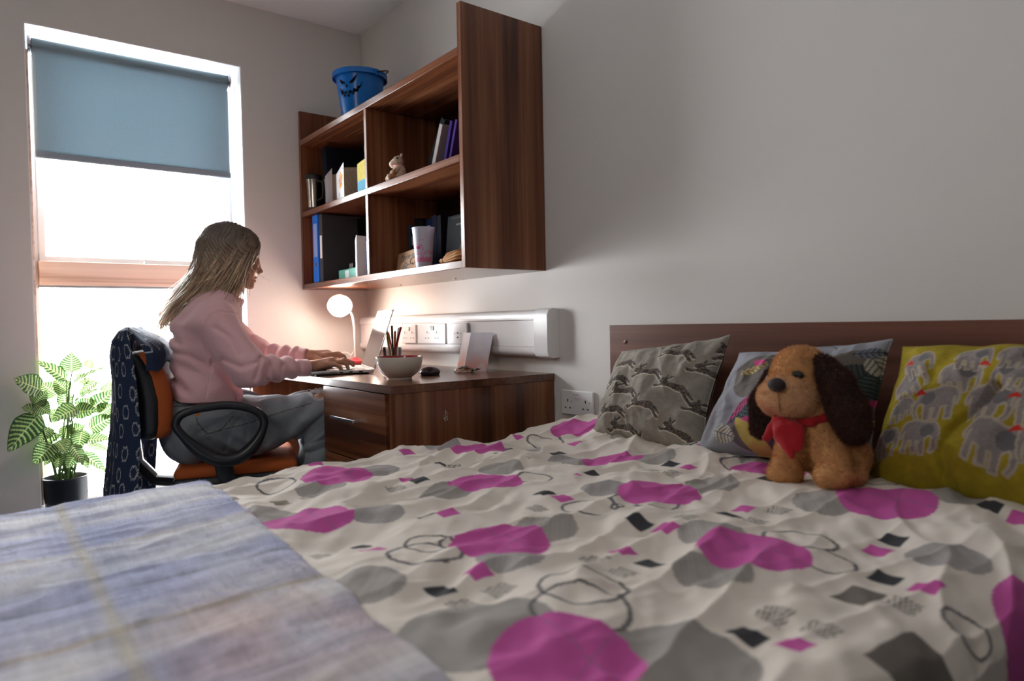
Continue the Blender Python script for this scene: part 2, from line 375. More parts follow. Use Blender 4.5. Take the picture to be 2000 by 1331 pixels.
# ================================================================== dado trunking + sockets
T = empty('cable_trunking', (.74, -.03, .8), label='white plastic cable trunking running along the wall behind the desk', cat='trunking')
pr_ = [(0, .975), (-.03, .978), (-.045, .972), (-.052, .955), (-.052, .942), (-.046, .941), (-.046, .846), (-.052, .845), (-.052, .83), (-.045, .817), (-.03, .811), (0, .813)]
MB().prism(pr_, .012, 1.405, 0).build('trunking_body', plast, T, world=True, angle=40)
pe = [(0, .979), (-.03, .982), (-.047, .976), (-.055, .958), (-.055, .828), (-.047, .813), (-.03, .807), (0, .809)]
MB().prism(pe, 1.405, 1.48, 0).build('end_cap', plast, T, world=True, bevel=.002, angle=40)
for a, b in ((.02, .452), (.999, 1.4)): box('cover_strip', (a, -.0485, .8475), (b, -.046, .9395), plast, T, .0006)
def socket(name, x0, x1, z0, z1, y, label, kinds, group=None):
    s = empty(name, ((x0+x1)/2, y, z0), label=label, cat='socket', group=group)
    MB().box((x0, y-.011, z0), (x1, y-.0003, z1)).build('face_plate', plast, s, world=True, bevel=.003, seg=3)
    h = z1-z0
    for kx, kind in kinds:
        c = x0+kx*(x1-x0); sl = MB()
        if kind == 'uk':
            sl.box((c-.0022, y-.0116, z0+.52*h), (c+.0022, y-.0112, z0+.64*h))
            for d in (-.0115, .0115): sl.box((c+d-.0035, y-.0116, z0+.26*h), (c+d+.0035, y-.0112, z0+.31*h))
            sl.box((c+.017, y-.0116, z0+.53*h), (c+.020, y-.0112, z0+.57*h)); 
        elif kind == 'sw':
            w_ = MB().box((c-.006, y-.0145, z0+.68*h), (c+.006, y-.0111, z0+.88*h)); w_.build('rocker_switch', plast, s, world=True, bevel=.001); sl.box((c-.004, y-.0149, z0+.85*h), (c+.004, y-.0146, z0+.865*h))
        elif kind == 'usb':
            sl.box((c-.006, y-.0116, z0+.3*h), (c+.006, y-.0112, z0+.36*h)); sl.box((c-.006, y-.0116, z0+.5*h), (c+.006, y-.0112, z0+.56*h))
            for d in (-.022, .022): sl.lathe([(0, 0), (.0025, 0), (.0025, -.0004), (0, -.0004)], 10, (c+d, y-.0112, z0+.5*h), (0, 1, 0))
        sl.build({'uk': 'pin_holes', 'sw': 'switch_mark', 'usb': 'data_ports'}[kind], darkp, s, smooth=False, world=True)
    return s
socket('wall_socket', .462, .592, .85, .934, -.0487, 'white double power socket in the trunking, partly hidden by the pens', [(.25, 'uk'), (.75, 'uk'), (.46, 'sw'), (.54, 'sw')])
socket('wall_socket', .608, .836, .85, .936, -.0487, 'white double power socket in the middle of the trunking', [(.36, 'uk'), (.70, 'uk'), (.50, 'sw'), (.57, 'sw')])
socket('data_socket', .848, .996, .85, .937, -.0487, 'white socket plate with small data ports, nearest the standing photo card', [(.55, 'usb')])
socket('wall_socket', 1.495, 1.65, .617, .70, -.0006, 'white double power socket on the bare wall between desk and bed', [(.22, 'uk'), (.78, 'uk'), (.455, 'sw'), (.545, 'sw')])
# ================================================================== things on the shelves
def decal(polys, fn, name, m, parent, step=.002, off=.0006, world=False):
    mb = MB()
    for P in polys:
        Q = []
        for i in range(len(P)):
            a = np.array(P[i]); b = np.array(P[(i+1) % len(P)]); n = max(1, int(np.linalg.norm(b-a)/step))
            for k in range(n): Q.append(a+(b-a)*k/n)
        tri = tessellate_polygon([[Vector((q[0], q[1], 0)) for q in Q]])
        mb.add(np.array([fn(q[0], q[1], off) for q in Q]), tri)
    return mb.build(name, m, parent, smooth=False, world=world)
# blue bucket with a jack-o-lantern face
bl = mat('blue_plastic', (.005, .16, .55), .25, trans=.12)
bk = empty('bucket', (.37, -.19, 1.8285), label='bright blue plastic bucket with a black jack-o-lantern face on top of the shelf unit', cat='bucket')
H = .235; r0, r1 = .078, .108
MB().lathe([(0, 0), (r0-.006, 0), (r0, .004), (r1, H-.012), (r1+.011, H-.012), (r1+.012, H-.022), (r1+.014, H-.022), (r1+.014, H), (r1-.002, H+.001), (r1-.005, H-.01), (r0-.003, .006), (0, .005)], 72).build('bucket_body', bl, bk)
va = math.atan2(-.45, .89)-math.radians(34)
def bf_(x, z, off):
    r = r0+(r1-r0)*z/H+.0015+off; a = va+x/.095; return (r*math.cos(a), r*math.sin(a), z)
fc = [[(-.038, .150), (-.006, .127), (-.010, .122), (-.026, .124), (-.034, .135)], [(.048, .160), (.012, .124), (.014, .120), (.030, .122), (.038, .134)], [(.000, .122), (-.006, .106), (.006, .104)],
      [(-.046, .112), (-.030, .094), (-.026, .100), (-.014, .082), (-.008, .092), (.004, .078), (.012, .092), (.024, .084), (.030, .098), (.042, .094), (.046, .108), (.056, .108), (.066, .132), (.062, .106), (.050, .092), (.048, .080), (.036, .082), (.028, .068), (.014, .074), (.006, .058), (-.006, .072), (-.016, .060), (-.024, .080), (-.034, .074), (-.040, .096)]]
decal([[(a*1.02, b*.95+.055) for a, b in q] for q in fc], bf_, 'face_print', mat('black_print', (.004, .004, .005), .8, spec=.1), bk)
hp = [(r1+.015)*np.array([math.cos(t), math.sin(t), 0]) for t in np.linspace(va+math.radians(95), va+math.radians(-85)+0, 2)]
a0 = va+math.radians(70)
P = []
for t in np.linspace(0, PI, 30):
    P.append(((r1+.017)*math.cos(a0)*math.cos(t)+.02*math.sin(t)*math.cos(a0+PI/2)+.1*math.sin(t)*math.cos(a0), (r1+.017)*math.sin(a0)*math.cos(t)+.02*math.sin(t)*math.sin(a0+PI/2)+.03*math.sin(t), H-.012-.085*math.sin(t)))
P = [((r1+.018)*math.cos(a0-PI*t_), (r1+.018)*math.sin(a0-PI*t_), H-.015-.05*math.sin(PI*t_)) for t_ in np.linspace(0, -1, 30)]
MB().tube(P, .0035, 8, flat=1.4).build('bucket_handle', blackp, bk)
for t in (a0, a0+PI): MB().lathe([(0, -.003), (.013, -.003), (.013, .003), (0, .003)], 20, ((r1+.016)*math.cos(t), (r1+.016)*math.sin(t), H-.014), (math.cos(t), math.sin(t), 0)).build('handle_lug', bl, bk)
# travel mug
mg = empty('travel_mug', (.068, -.298, 1.4845), label='brushed steel travel mug with black lid at the left end of the middle shelf', cat='mug')
MB().lathe([(0, .018), (.029, .018), (.030, .06), (.033, .13), (.0365, .150), (0, .150)], 40).build('steel_sleeve', mat('mug_steel', (.55, .5, .46), .24, metal=1), mg)
MB().lathe([(0, 0), (.0285, 0), (.030, .004), (.030, .018), (0, .018)], 40).build('mug_base', blackp, mg)
MB().lathe([(0, .150), (.0385, .150), (.040, .154), (.040, .166), (.037, .172), (0, .170)], 40).build('lid', blackp, mg)
MB().tube([(.034, .01, .142), (.062, .02, .135), (.068, .022, .1), (.06, .02, .06), (.032, .01, .05)], .005, 8, flat=1.7).build('mug_handle', blackp, mg)
# folders / binders / books / cards
def book(name, x, w, z, h, y0, dpt, col, label, cat, pages=True, tilt=0, group=None, spine=None, rough=.85, ry=None, pagecol=(.75, .72, .66)):
    o = empty(name, (x+w/2, y0, z), rot=(0, tilt, 0) if ry is None else ry, label=label, cat=cat, group=group)
    m = mat(name+'_cover', col, rough, spec=.06); t = .0022
    c = MB().box((-w/2, 0, 0), (w/2, t, h)).box((-w/2, t, 0), (-w/2+t, dpt, h)).box((w/2-t, t, 0), (w/2, dpt, h)); c.build('cover', m, o, bevel=.0008)
    if pages: MB().box((-w/2+t+.0002, t+.0002, .004), (w/2-t-.0002, dpt-.004, h-.004)).build('pages', mat('pages', pagecol, .9), o, smooth=False)
    for k, (za, zb, xa, cc) in enumerate(spine or []):
        MB().box((-w*xa/2, -.0004, za), (w*xa/2, -.0001, zb)).build('spine_label', mat('spine_label', cc, .6), o, smooth=False)
    return o
def binder(x, w, z, y0, col, label, lab, tilt=0, hgt=.315, hole=True, labz=(.13, .27), dpt=.26):
    o = book('lever_arch_file', x, w, z, hgt, y0, dpt, col, label, 'folder', pages=True, tilt=tilt)
    if lab: MB().box((-w*.32, -.0006, labz[0]), (w*.32, -.0001, labz[1])).build('label_holder', mat('label_paper', lab, .5), o, smooth=False)
    if hole:
        MB().lathe([(.0085, -.001), (.0115, -.0015), (.0115, 0), (.0085, 0)], 28, (0, -.0002, .085), (0, 1, 0)).build('finger_ring', chrome, o)
        MB().lathe([(0, 0), (.0085, 0), (.0085, -.0005), (0, -.0005)], 24, (0, -.0002, .085), (0, 1, 0)).build('finger_hole', darkp, o, smooth=False)
    return o
zb, zm = 1.1392, 1.4842
binder(.072, .042, zb, -.30, (.02, .07, .33), 'dark blue lever arch file with a pale label, leftmost in the lower left compartment', (.55, .45, .48), hgt=.285)
binder(.118, .062, zb, -.33, (.03, .16, .62), 'bright blue lever arch file with a lilac label, second from left in lower left compartment', (.25, .32, .62), labz=(.12, .275))
binder(.186, .034, zb, -.325, (.06, .06, .065), 'narrow grey folder with a white label, right of the two blue files', (.75, .75, .78), hgt=.312, hole=False, labz=(.11, .215))
bx = empty('box_file', (.36, -.16, zb), label='large black box file in the shadow behind the green box', cat='box file')
MB().box((-.12, 0, 0), (.17, .14, .30)).build('file_body', mat('black_card', (.003, .003, .003), .95, spec=.02), bx, bevel=.002)
gb = empty('gift_box', (.40, -.285, zb), rz=-.06, label='small mint green box with a white label standing in the lower left compartment', cat='box')
MB().box((-.115, 0, 0), (.118, .07, .048)).build('box_body', mat('mint_card', (.10, .42, .33), .5), gb, bevel=.002)
MB().box((-.035, -.0006, .004), (.01, -.0001, .042)).build('box_label', mat('bx_label', (.75, .85, .82), .5), gb, smooth=False)
for k in range(2):
    c = empty('paper_clip', (.365+.02*k, -.26, zb+.048), label=('left' if k == 0 else 'right')+' one of the two shiny metal clips standing on the mint green box', cat='clip')
    MB().tube([(0, 0, 0), (.001, 0, .022), (.006, 0, .026), (.008, 0, .02), (.008, 0, 0)], .0018, 6).build('wire_loop', chrome, c)
def paper(name, pts, label, cat, fronts, thick=.0012, colm=(.8, .8, .8)):   # folded card: panels along a plan-view polyline
    o = empty(name, (pts[0][0], pts[0][1], pts[0][2]), label=label, cat=cat)
    return o
def card(label, z, plan, h, paints, cat='card', lean=0, top=None, name='greeting_card'):
    x0, y0 = plan[0]; o = empty(name, (x0, y0, z), label=label, cat=cat)
    for k in range(len(plan)-1):
        (ax, ay), (bx_, by) = plan[k], plan[k+1]; L_ = math.hypot(bx_-ax, by-ay); nu = max(8, int(L_/.0012)); nv = int(h/.0012)
        U, V = np.meshgrid(np.linspace(0, 1, nu), np.linspace(0, 1, nv), indexing='ij')
        hh = h+(top[k][0]*(1-U)+top[k][1]*U if top else 0)
        X = np.stack([ax+(bx_-ax)*U-x0, ay+(by-ay)*U-y0+lean*V*h, V*hh], -1)
        C = np.ones(U.shape+(3,))*.8; paints[k](C, U*L_, V*h, L_)
        mb = MB(); mb.grid(X, C); n = mb.n
        ny = np.array([(by-ay)/L_, -(bx_-ax)/L_, 0])*-.0007
        mb.grid(X+ny, C)
        mb.build('card_panel', mat('card_paper', attr=True, rough=.7), o, smooth=False)
    return o
def flat(c):
    def f(C, u, v, L): C[:] = c
    return f
def sunfl(C, u, v, L):
    C[:] = (.78, .78, .80); cx, cy = L*.6, .085
    a = np.arctan2(v-cy, u-cx); r = np.hypot(u-cx, v-cy)
    paint(C, r < .035*(.75+.25*np.abs(np.cos(a*9))+.12*np.sin(a*5)), (.80, .36, .04)); paint(C, r < .022*(.8+.2*np.cos(a*11)), (.62, .22, .05)); paint(C, r < .013, (.45, .28, .22)); paint(C, r < .008, (.75, .6, .5)); paint(C, r < .004, (.2, .12, .1))
    paint(C, segd(u, v, [(cx, .05), (cx-.01, .025), (cx-.03, .0)]) < .0015, (.35, .42, .3)); paint(C, np.hypot((u-cx+.03), (v-.032)*.6) < .007, (.35, .45, .35)); paint(C, np.hypot((u-L*.85), (v-.125)) < .004, (.25, .22, .1))
def script(base, ink, rows, m=.006, seed=1, lh=.008, top=.12):
    def f(C, u, v, L):
        C[:] = base; r_ = np.random.default_rng(seed)
        for k in range(rows):
            yy = top-k*lh; x1 = L-m-r_.random()*.02; w = np.sin(u*1900+k*3)*.0016+np.sin(u*700+k)*.0008
            paint(C, (np.abs(v-yy-w) < .0009) & (u > m) & (u < x1) & (np.sin(u*310+k*5) > -.75), ink)
    return f
def yb(C, u, v, L):
    script((.80, .68, .16), (.55, .42, .1), 8, top=.118, lh=.009)(C, u, v, L); m = v < .058; D = C.copy(); script((.16, .50, .72), (.1, .32, .5), 5, top=.05, lh=.009)(D, u, v, L); C[m] = D[m]
card('thin white card edge-on beside a brown card, left of the sunflower card', zm, [(.245, -.315), (.255, -.285), (.31, -.25)], .165, [flat((.7, .7, .72)), flat((.22, .14, .10))], top=[(-.03, .01), (-.02, -.02)])
card('white greeting card with a painted sunflower and a brown written inside page', zm, [(.335, -.30), (.462, -.322), (.55, -.235)], .142, [sunfl, script((.27, .2, .13), (.08, .06, .05), 14)], top=[(-.012, .015), (-.008, -.012)])
card('yellow and sky blue written card standing against the shelf divider', zm, [(.575, -.312), (.66, -.29), (.695, -.335)], .135, [yb, yb], top=[(-.008, .02), (.02, .0)])
k_ = binder(.135, .05, zm, -.27, (.014, .016, .024), 'black lever arch file leaning behind the travel mug', (.5, .46, .48), tilt=-.12, hgt=.30, labz=(.10, .15))
tb = mat('toy_fur', attr=True, rough=.95, sheen=.4, bump=.6, bscale=400)
# small soft toy on the middle shelf
def toyf(p):
    d = elld(p, (0, 0, .030), (.024, .022, .030)); d = sm(d, elld(p, (-.006, -.006, .075), (.024, .021, .021)), .008)
    d = sm(d, elld(p, (-.020, -.016, .066), (.019, .018, .016)), .008)
    d = sm(d, capd(p, (-.008, -.012, .012), (-.040, -.030, .012), .011, .012), .004); d = sm(d, capd(p, (.014, -.006, .012), (-.006, -.042, .012), .011, .013), .004)
    d = sm(d, capd(p, (.012, -.010, .048), (.008, -.03, .030), .009, .010), .004); d = sm(d, capd(p, (-.016, -.002, .048), (-.024, -.022, .034), .009, .009), .004)
    d = sm(d, elld(p, (.012, .000, .095), (.007, .004, .009)), .003); d = sm(d, elld(p, (-.018, .004, .095), (.007, .004, .008)), .003)
    return d
ty = isobuild('plush_toy', toyf, (-.07, -.06, -.005), (.05, .04, .12), .0018, tb, cf=lambda v: np.where((np.hypot(v[:, 0]-.008, v[:, 1]+.036) < .012)[:, None], (.36, .16, .06), (.50, .36, .26))*(1+.12*vn(v*300)[:, None]))
ty.location = (.905, -.29, zm+.002); tag(ty, 'small beige plush animal sitting on the middle shelf, right of the divider', 'soft toy')
MB().lathe([(0, -.004), (.004, -.002), (.0045, 0), (.004, .002), (0, .004)], 12, (.013, -.019, .083), (.5, -.8, .2)).build('ear_patch', darkp, ty)
e_ = MB()
for q in ((-.020, -.025, .083), (-.002, -.027, .083)): e_.lathe([(0, -.002), (.0022, 0), (0, .002)], 10, q)
e_.build('eyes', darkp, ty); MB().tube([(.012*math.cos(a)*1.6-.003, .013*math.sin(a)*1.5-.004, .0565) for a in np.linspace(0, 2*PI, 20)], .003, 6).build('pink_ribbon', mat('ribbon', (.75, .35, .35), .6), ty)
# books leaning in the upper right compartment
book('album', .985, .03, zm, .235, -.235, .2, (.006, .007, .008), 'black photo album leaning right in the upper right compartment', 'album', tilt=.60, pages=True, pagecol=(.03, .03, .03))
book('notebook', 1.09, .022, zm, .175, -.27, .18, (.30, .26, .25), 'pale grey notebook leaning between the black album and the purple books', 'book', tilt=.42)
book('book', 1.155, .016, zm, .172, -.26, .17, (.035, .014, .11), 'left one of two thin purple books in the upper right compartment', 'book', tilt=.36)
book('book', 1.19, .013, zm, .168, -.26, .17, (.05, .024, .14), 'right one of two thin purple books, nearest the shelf end panel', 'book', tilt=.36)
# lower left: booklet + dark book by the divider
card('upright white printed booklet near the divider in the lower left compartment', zb, [(.565, -.325), (.605, -.338), (.645, -.28)], .16, [script((.82, .82, .84), (.5, .5, .55), 14, top=.15), flat((.6, .6, .6))], name='booklet', cat='booklet', top=[(-.006, .012), (.01, 0)])
book('notebook', .655, .022, zb, .155, -.322, .18, (.035, .03, .05), 'slim dark notebook standing against the divider in the lower left compartment', 'book', spine=[(.1, .14, .2, (.3, .3, .34))])
# lower right: row of dark books
row = [(.745, .016, .205, (.02, .07, .16)), (.764, .026, .20, (.018, .016, .02)), (.793, .034, .225, (.012, .011, .012)), (.830, .028, .215, (.012, .012, .014)), (.861, .022, .185, (.01, .05, .09)), (.886, .04, .21, (.01, .022, .07)), (.929, .034, .22, (.012, .014, .03)), (.966, .03, .215, (.01, .01, .014))]
nm = ['thin blue book leftmost in the dark row of the lower right compartment', 'black paperback with a pale oblong on its spine, second in the dark row', 'thick black book with white vertical lettering on its spine, behind the brown card', 'black book between the white-lettered book and the teal book', 'slim dark teal book left of the frosted cup', 'dark navy book directly behind the frosted cup', 'tall navy-black book right behind the rim of the frosted cup', 'black book at the right end of the dark upright row']
sp = [[], [(.12, .155, .5, (.5, .47, .45))], [(.04+.011*i, .047+.011*i, .28, (.42, .40, .36)) for i in range(12)], [], [(.03, .12, .3, (.12, .3, .34))], [(.165, .185, .5, (.4, .35, .35))], [], []]
for (x, w_, h_, c), l_, s_ in zip(row, nm, sp): book('book', x, w_, zb, h_, -.17, .15, c, l_, 'book', spine=s_, group='dark books in the lower right compartment')
fb = empty('book', (1.10, -.175, zb), rot=(-.1, 0, 0), label='black book facing out with a shadowy face on its cover, right of the cup', cat='book')
nu, nv = 110, 150; U, V = np.meshgrid(np.linspace(-.075, .075, nu), np.linspace(0, .205, nv), indexing='ij'); C = np.zeros(U.shape+(3,))+(.008, .009, .011)
f1 = ((U-.045)/.03)**2+((V-.055)/.045)**2; paint(C, (f1 < 1)*(.5+.5*ss(.015, .05, U))*.8, (.10, .09, .085)); paint(C, (np.abs(V-.068) < .004) & (np.abs(U-.048) < .014), (.015, .014, .014)); paint(C, (np.hypot(U-.058, V-.032) < .006), (.03, .02, .02))
paint(C, (inpoly(U, V, [(-.06, 0), (-.03, .05), (.02, .03), (.05, 0)]))*.6, (.05, .052, .055))
paint(C, (np.abs(V-.168) < .0035) & (np.abs(U-.02) < .035) & (np.sin(U*900) > -.3), (.13, .13, .13)); paint(C, (np.abs(V-.195) < .0025) & (np.abs(U) < .05) & (np.sin(U*1200) > 0), (.06, .06, .06))
X = np.stack([U, U*0, V], -1); MB().grid(X, C).build('front_cover', mat('face_cover', attr=True, rough=.8, spec=.1), fb, smooth=False)
MB().box((-.075, .0008, 0), (.075, .022, .205)).build('pages', mat('fb_pages', (.02, .02, .02), .6), fb, bevel=.001)
# kraft card with handwriting
def text_mesh(s, size, m, parent, loc, rot=(PI/2, 0, 0), shear=0, name='lettering', ext=.0002, offset=0, sx=1):
    c = bpy.data.curves.new(name, 'FONT'); c.body = s; c.size = size; c.shear = shear; c.extrude = ext; c.offset = offset; c.align_x = 'CENTER'
    t = bpy.data.objects.new(name+'_c', c); COL.objects.link(t); bpy.context.view_layer.update()
    me = bpy.data.meshes.new_from_object(t.evaluated_get(bpy.context.evaluated_depsgraph_get())); bpy.data.objects.remove(t); bpy.data.curves.remove(c)
    o = bpy.data.objects.new(name, me); COL.objects.link(o); me.materials.clear(); me.materials.append(m); o.parent = parent; o.location = loc; o.rotation_euler = rot; o.scale = (sx, 1, 1)
    return o
kc = empty('kraft_card', (.885, -.262, zb), rot=(-.22, -.08, 0), label="brown kraft card hand-lettered You've got this, left of the frosted cup", cat='card')
MB().box((-.088, 0, 0), (.088, .0015, .088)).build('card_sheet', mat('kraft', (.30, .16, .08), .8, var=.15), kc, smooth=False)
ink = mat('black_ink', (.012, .01, .01), .6)
text_mesh("You've got", .036, ink, kc, (-.004, -.0006, .053), shear=.35, sx=.75, offset=.0002)
text_mesh("this", .036, ink, kc, (-.022, -.0006, .012), shear=.35, sx=.8, offset=.0002)
MB().tube([(-.06+.1*t, -.0007, .048-.02*t+.006*math.sin(t*7)) for t in np.linspace(0, 1, 20)]+[(.04+.02*math.sin(a), -.0007, .038-.014*math.cos(a)) for a in np.linspace(0, 5.5, 24)], .0011, 6).build('flourish', ink, kc)
# frosted cup with pink print
cp = empty('plastic_cup', (1.075, -.295, zb), label='tall frosted plastic cup with pink printed drawing at the front of the lower right compartment', cat='cup')
nu, nv = 300, 150; A, V = np.meshgrid(np.linspace(0, 2*PI, nu), np.linspace(0, .145, nv), indexing='ij'); R_ = .029+(.041-.029)*V/.145
C = np.zeros(A.shape+(3,))+(.66, .68, .76); u = ((A+.35-math.atan2(-.45, .89)+PI) % (2*PI)-PI)*.035; pk = (.75, .10, .28)
paint(C, (V < .034+.008*np.abs(np.sin(u*500))*np.abs(np.sin(u*170+1))) & (V > .020) & (np.abs(u-.008) < .036), (.72, .25, .40))
cx, cy = -.012, .066; rr = np.hypot(u-cx, v_ := V-cy) if False else np.hypot(u-cx, V-cy)
paint(C, np.abs(rr-.019) < .0012, pk); paint(C, (np.hypot(u-cx-.001, (V-cy-.006)*1.2) < .009), pk); paint(C, (np.hypot((u-cx+.002), V-cy+.010) < .006) & (np.sin(u*2000) > 0), pk)
for dy in (0, -.007): paint(C, segd(u, V, [(-.004, .040+dy), (.006, .046+dy), (.016, .058+dy), (.026, .060+dy), (.04, .057+dy), (.06, .064+dy)]) < .0009, pk)
for k in range(4): paint(C, (np.abs(u+.02-.009*k) < .0025) & (np.abs(V-.095-.001*k) < .004) & (np.hypot(u+.02-.009*k, V-.095) > .002), (.72, .35, .48))
X = np.stack([R_*np.cos(A), R_*np.sin(A), V], -1); mb = MB().grid(X, C); Xi = np.stack([(R_-.0012)*np.cos(A), (R_-.0012)*np.sin(A), V], -1)
mb.grid(Xi[::4, ::4], np.zeros(Xi[::4, ::4].shape)+(.66, .68, .76)); mb.lathe([(0, .001), (.029, .001), (.029, 0), (0, 0)], 40, col=(.66, .68, .76)); mb.lathe([(.0395, .1440), (.042, .1440), (.0425, .146), (.0405, .147), (.0395, .1445)], 60, col=(.7, .72, .8))
mb.build('cup_wall', mat('frosted_plastic', attr=True, rough=.35, trans=.35), cp)
# shell-like biscuit-coloured ornament
def shf(p):
    d = elld(p, (0, 0, .018), (.055, .022, .020), RY(-.12)); a = np.arctan2(p[:, 2], p[:, 0]+.06)
    d = sm(d, elld(p, (-.055, -.004, .008), (.022, .012, .009)), .006)
    return d+.0028*np.sin(a*60)+.002*vn(p*90)
sh = isobuild('seashell', shf, (-.09, -.04, -.01), (.07, .04, .05), .0018, mat('shell', (.62, .36, .17), .6, var=.3)); sh.location = (1.292, -.305, zb+.003)
tag(sh, 'ridged sand-coloured seashell at the right end of the lower right compartment', 'seashell')
# ================================================================== on the desk
bw = empty('bowl', (1.225, -.488, DZ), label='cream ceramic bowl with a red inside at the front corner of the desk', cat='bowl')
MB().lathe([(0, .004), (.034, .004), (.036, 0), (.041, 0), (.042, .006), (.058, .018), (.070, .034), (.0765, .055), (.078, .072), (.0775, .0745)], 64).build('bowl_outside', mat('cream_glaze', (.62, .56, .48), .22, coat=.3), bw)
MB().lathe([(.0775, .0745), (.0765, .0752), (.0755, .0745), (.074, .070), (.0725, .055), (.066, .036), (.054, .021), (.03, .010), (0, .009)], 64).build('bowl_inside', mat('red_glaze', (.30, .02, .03), .18, coat=.3), bw)
ms = isobuild('computer_mouse', lambda p: sm(elld(p, (0, 0, .012), (.031, .050, .020)), -(p[:, 2]-.034), -.001) if False else np.maximum(elld(p, (0, 0, .010), (.031, .050, .022)), -(p[:, 2])), (-.04, -.06, -.004), (.04, .06, .04), .0022, mat('mouse_shell', (.035, .02, .028), .22))
ms.location = (1.165, -.335, DZ+.0005); ms.rotation_euler = (0, 0, .5); tag(ms, 'dark purple-black computer mouse lying right of the cream bowl', 'mouse')
# laptop
LX, LY, LA = .905, -.428, -math.radians(17)
lp = empty('laptop', (LX, LY, DZ), rz=LA, label='thin silver laptop open on the desk under the hands', cat='laptop')
sil = mat('laptop_shell', (.55, .55, .56), .3, metal=.85); lw, ld = .325, .222
bs = MB().box((-lw, -ld, .004), (0, .006, .0155)).build('keyboard_deck', sil, lp, bevel=.003, seg=3)
MB().box((-lw+.02, -ld+.02, .0), (-.02, -.01, .0038)).build('underside', blackp, lp, bevel=.001)
kb = MB()
for r in range(5):
    for c in range(14): kb.box((-lw+.022+c*.0204, -.105+r*.019-.01, .0157), (-lw+.022+c*.0204+.017, -.105+r*.019+.006, .0167))
kb.build('keys', mat('keys', (.35, .35, .36), .5), lp, smooth=False); MB().box((-lw+.11, -ld+.012, .0156), (-.11, -.125, .016)).build('touchpad', sil, lp, smooth=False)
pt = MB()
for y0, y1, z0, z1 in ((-.155, -.128, .008, .010), (-.12, -.107, .007, .0115), (-.085, -.073, .0068, .0118), (-.05, -.036, .0068, .012)): pt.box((.0001, y0, z0), (.0006, y1, z1))
pt.build('side_ports', darkp, lp, smooth=False)
sa = math.radians(19); sr = empty('screen', (0, .006, .016)); sr.parent = lp; sr.rotation_euler = (-sa, 0, 0)
for nme, a, b, m_ in (('screen_lid', (-lw, 0, 0), (0, .0045, .238), sil),):
    sc_ = MB().box(a, b).build('screen_lid', m_, lp, bevel=.002); sc_.location = (0, .006, .016); sc_.rotation_euler = (-sa, 0, 0)
bpy.data.objects.remove(sr)
MB().box((-lw+.003, -.0012, .004), (-.003, -.0002, .235)).build('screen_glass', mat('screen_glass', (.03, .022, .024), .12, spec=.15, var=.3), sc_, smooth=False)
# desk lamp
lm = empty('desk_lamp', (.185, -.16, DZ), label='white gooseneck desk lamp with a glowing round head at the back of the desk', cat='lamp')
red = mat('red_lamp_base', (.36, .03, .04), .3)
MB().lathe([(0, 0), (.062, 0), (.064, .004), (.060, .014), (.02, .022), (.009, .03), (0, .03)], 48).build('lamp_base', red, lm)
stem = [(0, 0, .02), (.004, -.002, .10), (.008, -.006, .18), (.004, -.012, .235), (-.012, -.028, .268), (-.02, -.045, .278)]
tt = np.linspace(0, 1, 40); SP = np.array([[np.interp(t, np.linspace(0, 1, 6), np.array(stem)[:, i]) for i in range(3)] for t in tt])
for _ in range(6): SP[1:-1] = (SP[:-2]+SP[2:]+SP[1:-1])/3
MB().tube(SP, .0048, 12).build('gooseneck', mat('neck_white', (.8, .78, .76), .3), lm)
hc = np.array([.005, -.075, .277])
MB().lathe([(0, .058), (.02, .055), (.04, .043), (.053, .022), (.057, 0), (.055, 0), (.051, .021), (.038, .041), (.02, .052), (0, .055)], 48, hc, (-.80, .35, .48)).build('lamp_shade', mat('lamp_shade', (.8, .78, .75), .35), lm)
bulb = mat('lit_bulb', (1, .9, .75), emit=(1, .79, .66), es=62)
bb = MB(); th_ = np.linspace(-PI/2, PI/2, 24); bb.lathe([(.052*math.cos(a), .052*math.sin(a)) for a in th_], 40, hc+np.array([.0, -.002, 0])); bb.build('lit_globe', bulb, lm)
# eyeglasses behind the hands
eg = empty('eyeglasses', (.12, -.22, DZ), rz=.9, label='clear-framed eyeglasses standing folded open between lamp and hands', cat='glasses')
gf = mat('clear_frame', (.72, .6, .6), .15)
for dx, nme in ((-.034, 'rim'), (.034, 'rim')): MB().tube([(dx+.029*math.cos(a), 0, .030+.024*math.sin(a)) for a in np.linspace(0, 2*PI, 33)[:-1]], .0022, 6, closed=True).build('rim', gf, eg)
MB().tube([(-.006, 0, .036), (0, -.002, .040), (.006, 0, .036)], .0018, 6).build('bridge', gf, eg)
for s_ in (-1, 1): MB().tube([(s_*.064, 0, .040), (s_*.062, .06, .055), (s_*.058, .12, .062), (s_*.056, .14, .05)], .0022, 6).build('temple_arm', gf, eg)
# glass tumbler with pens
tc_ = np.array([.70, -.235])
gl = empty('glass_tumbler', (*tc_, DZ), label='clear glass tumbler holding coloured pens behind the bowl', cat='tumbler')
MB().lathe([(0, 0), (.033, 0), (.036, .003), (.040, .09), (.0382, .09), (.034, .006), (0, .006)], 48).build('tumbler_wall', thin_glass('clear_glass', .05, (.93, .95, .95)), gl)
pens = [('red', (.62, .03, .03), -.022, .006, -.035, .0, .150), ('dark blue', (.02, .06, .25), -.012, -.012, -.012, .0, .135), ('orange', (.85, .25, .04), -.004, .010, -.010, .01, .152), ('yellow', (.85, .60, .05), .004, -.012, -.020, -.005, .172), ('black', (.02, .02, .03), .014, .000, -.016, .004, .178),
        ('purple', (.14, .05, .22), .008, .016, .018, .012, .170), ('green', (.12, .28, .04), .0, .018, .008, .012, .168), ('bright red', (.72, .02, .05), .018, .008, .052, .006, .172), ('sky blue', (.08, .35, .65), -.016, .014, -.012, .012, .155)]
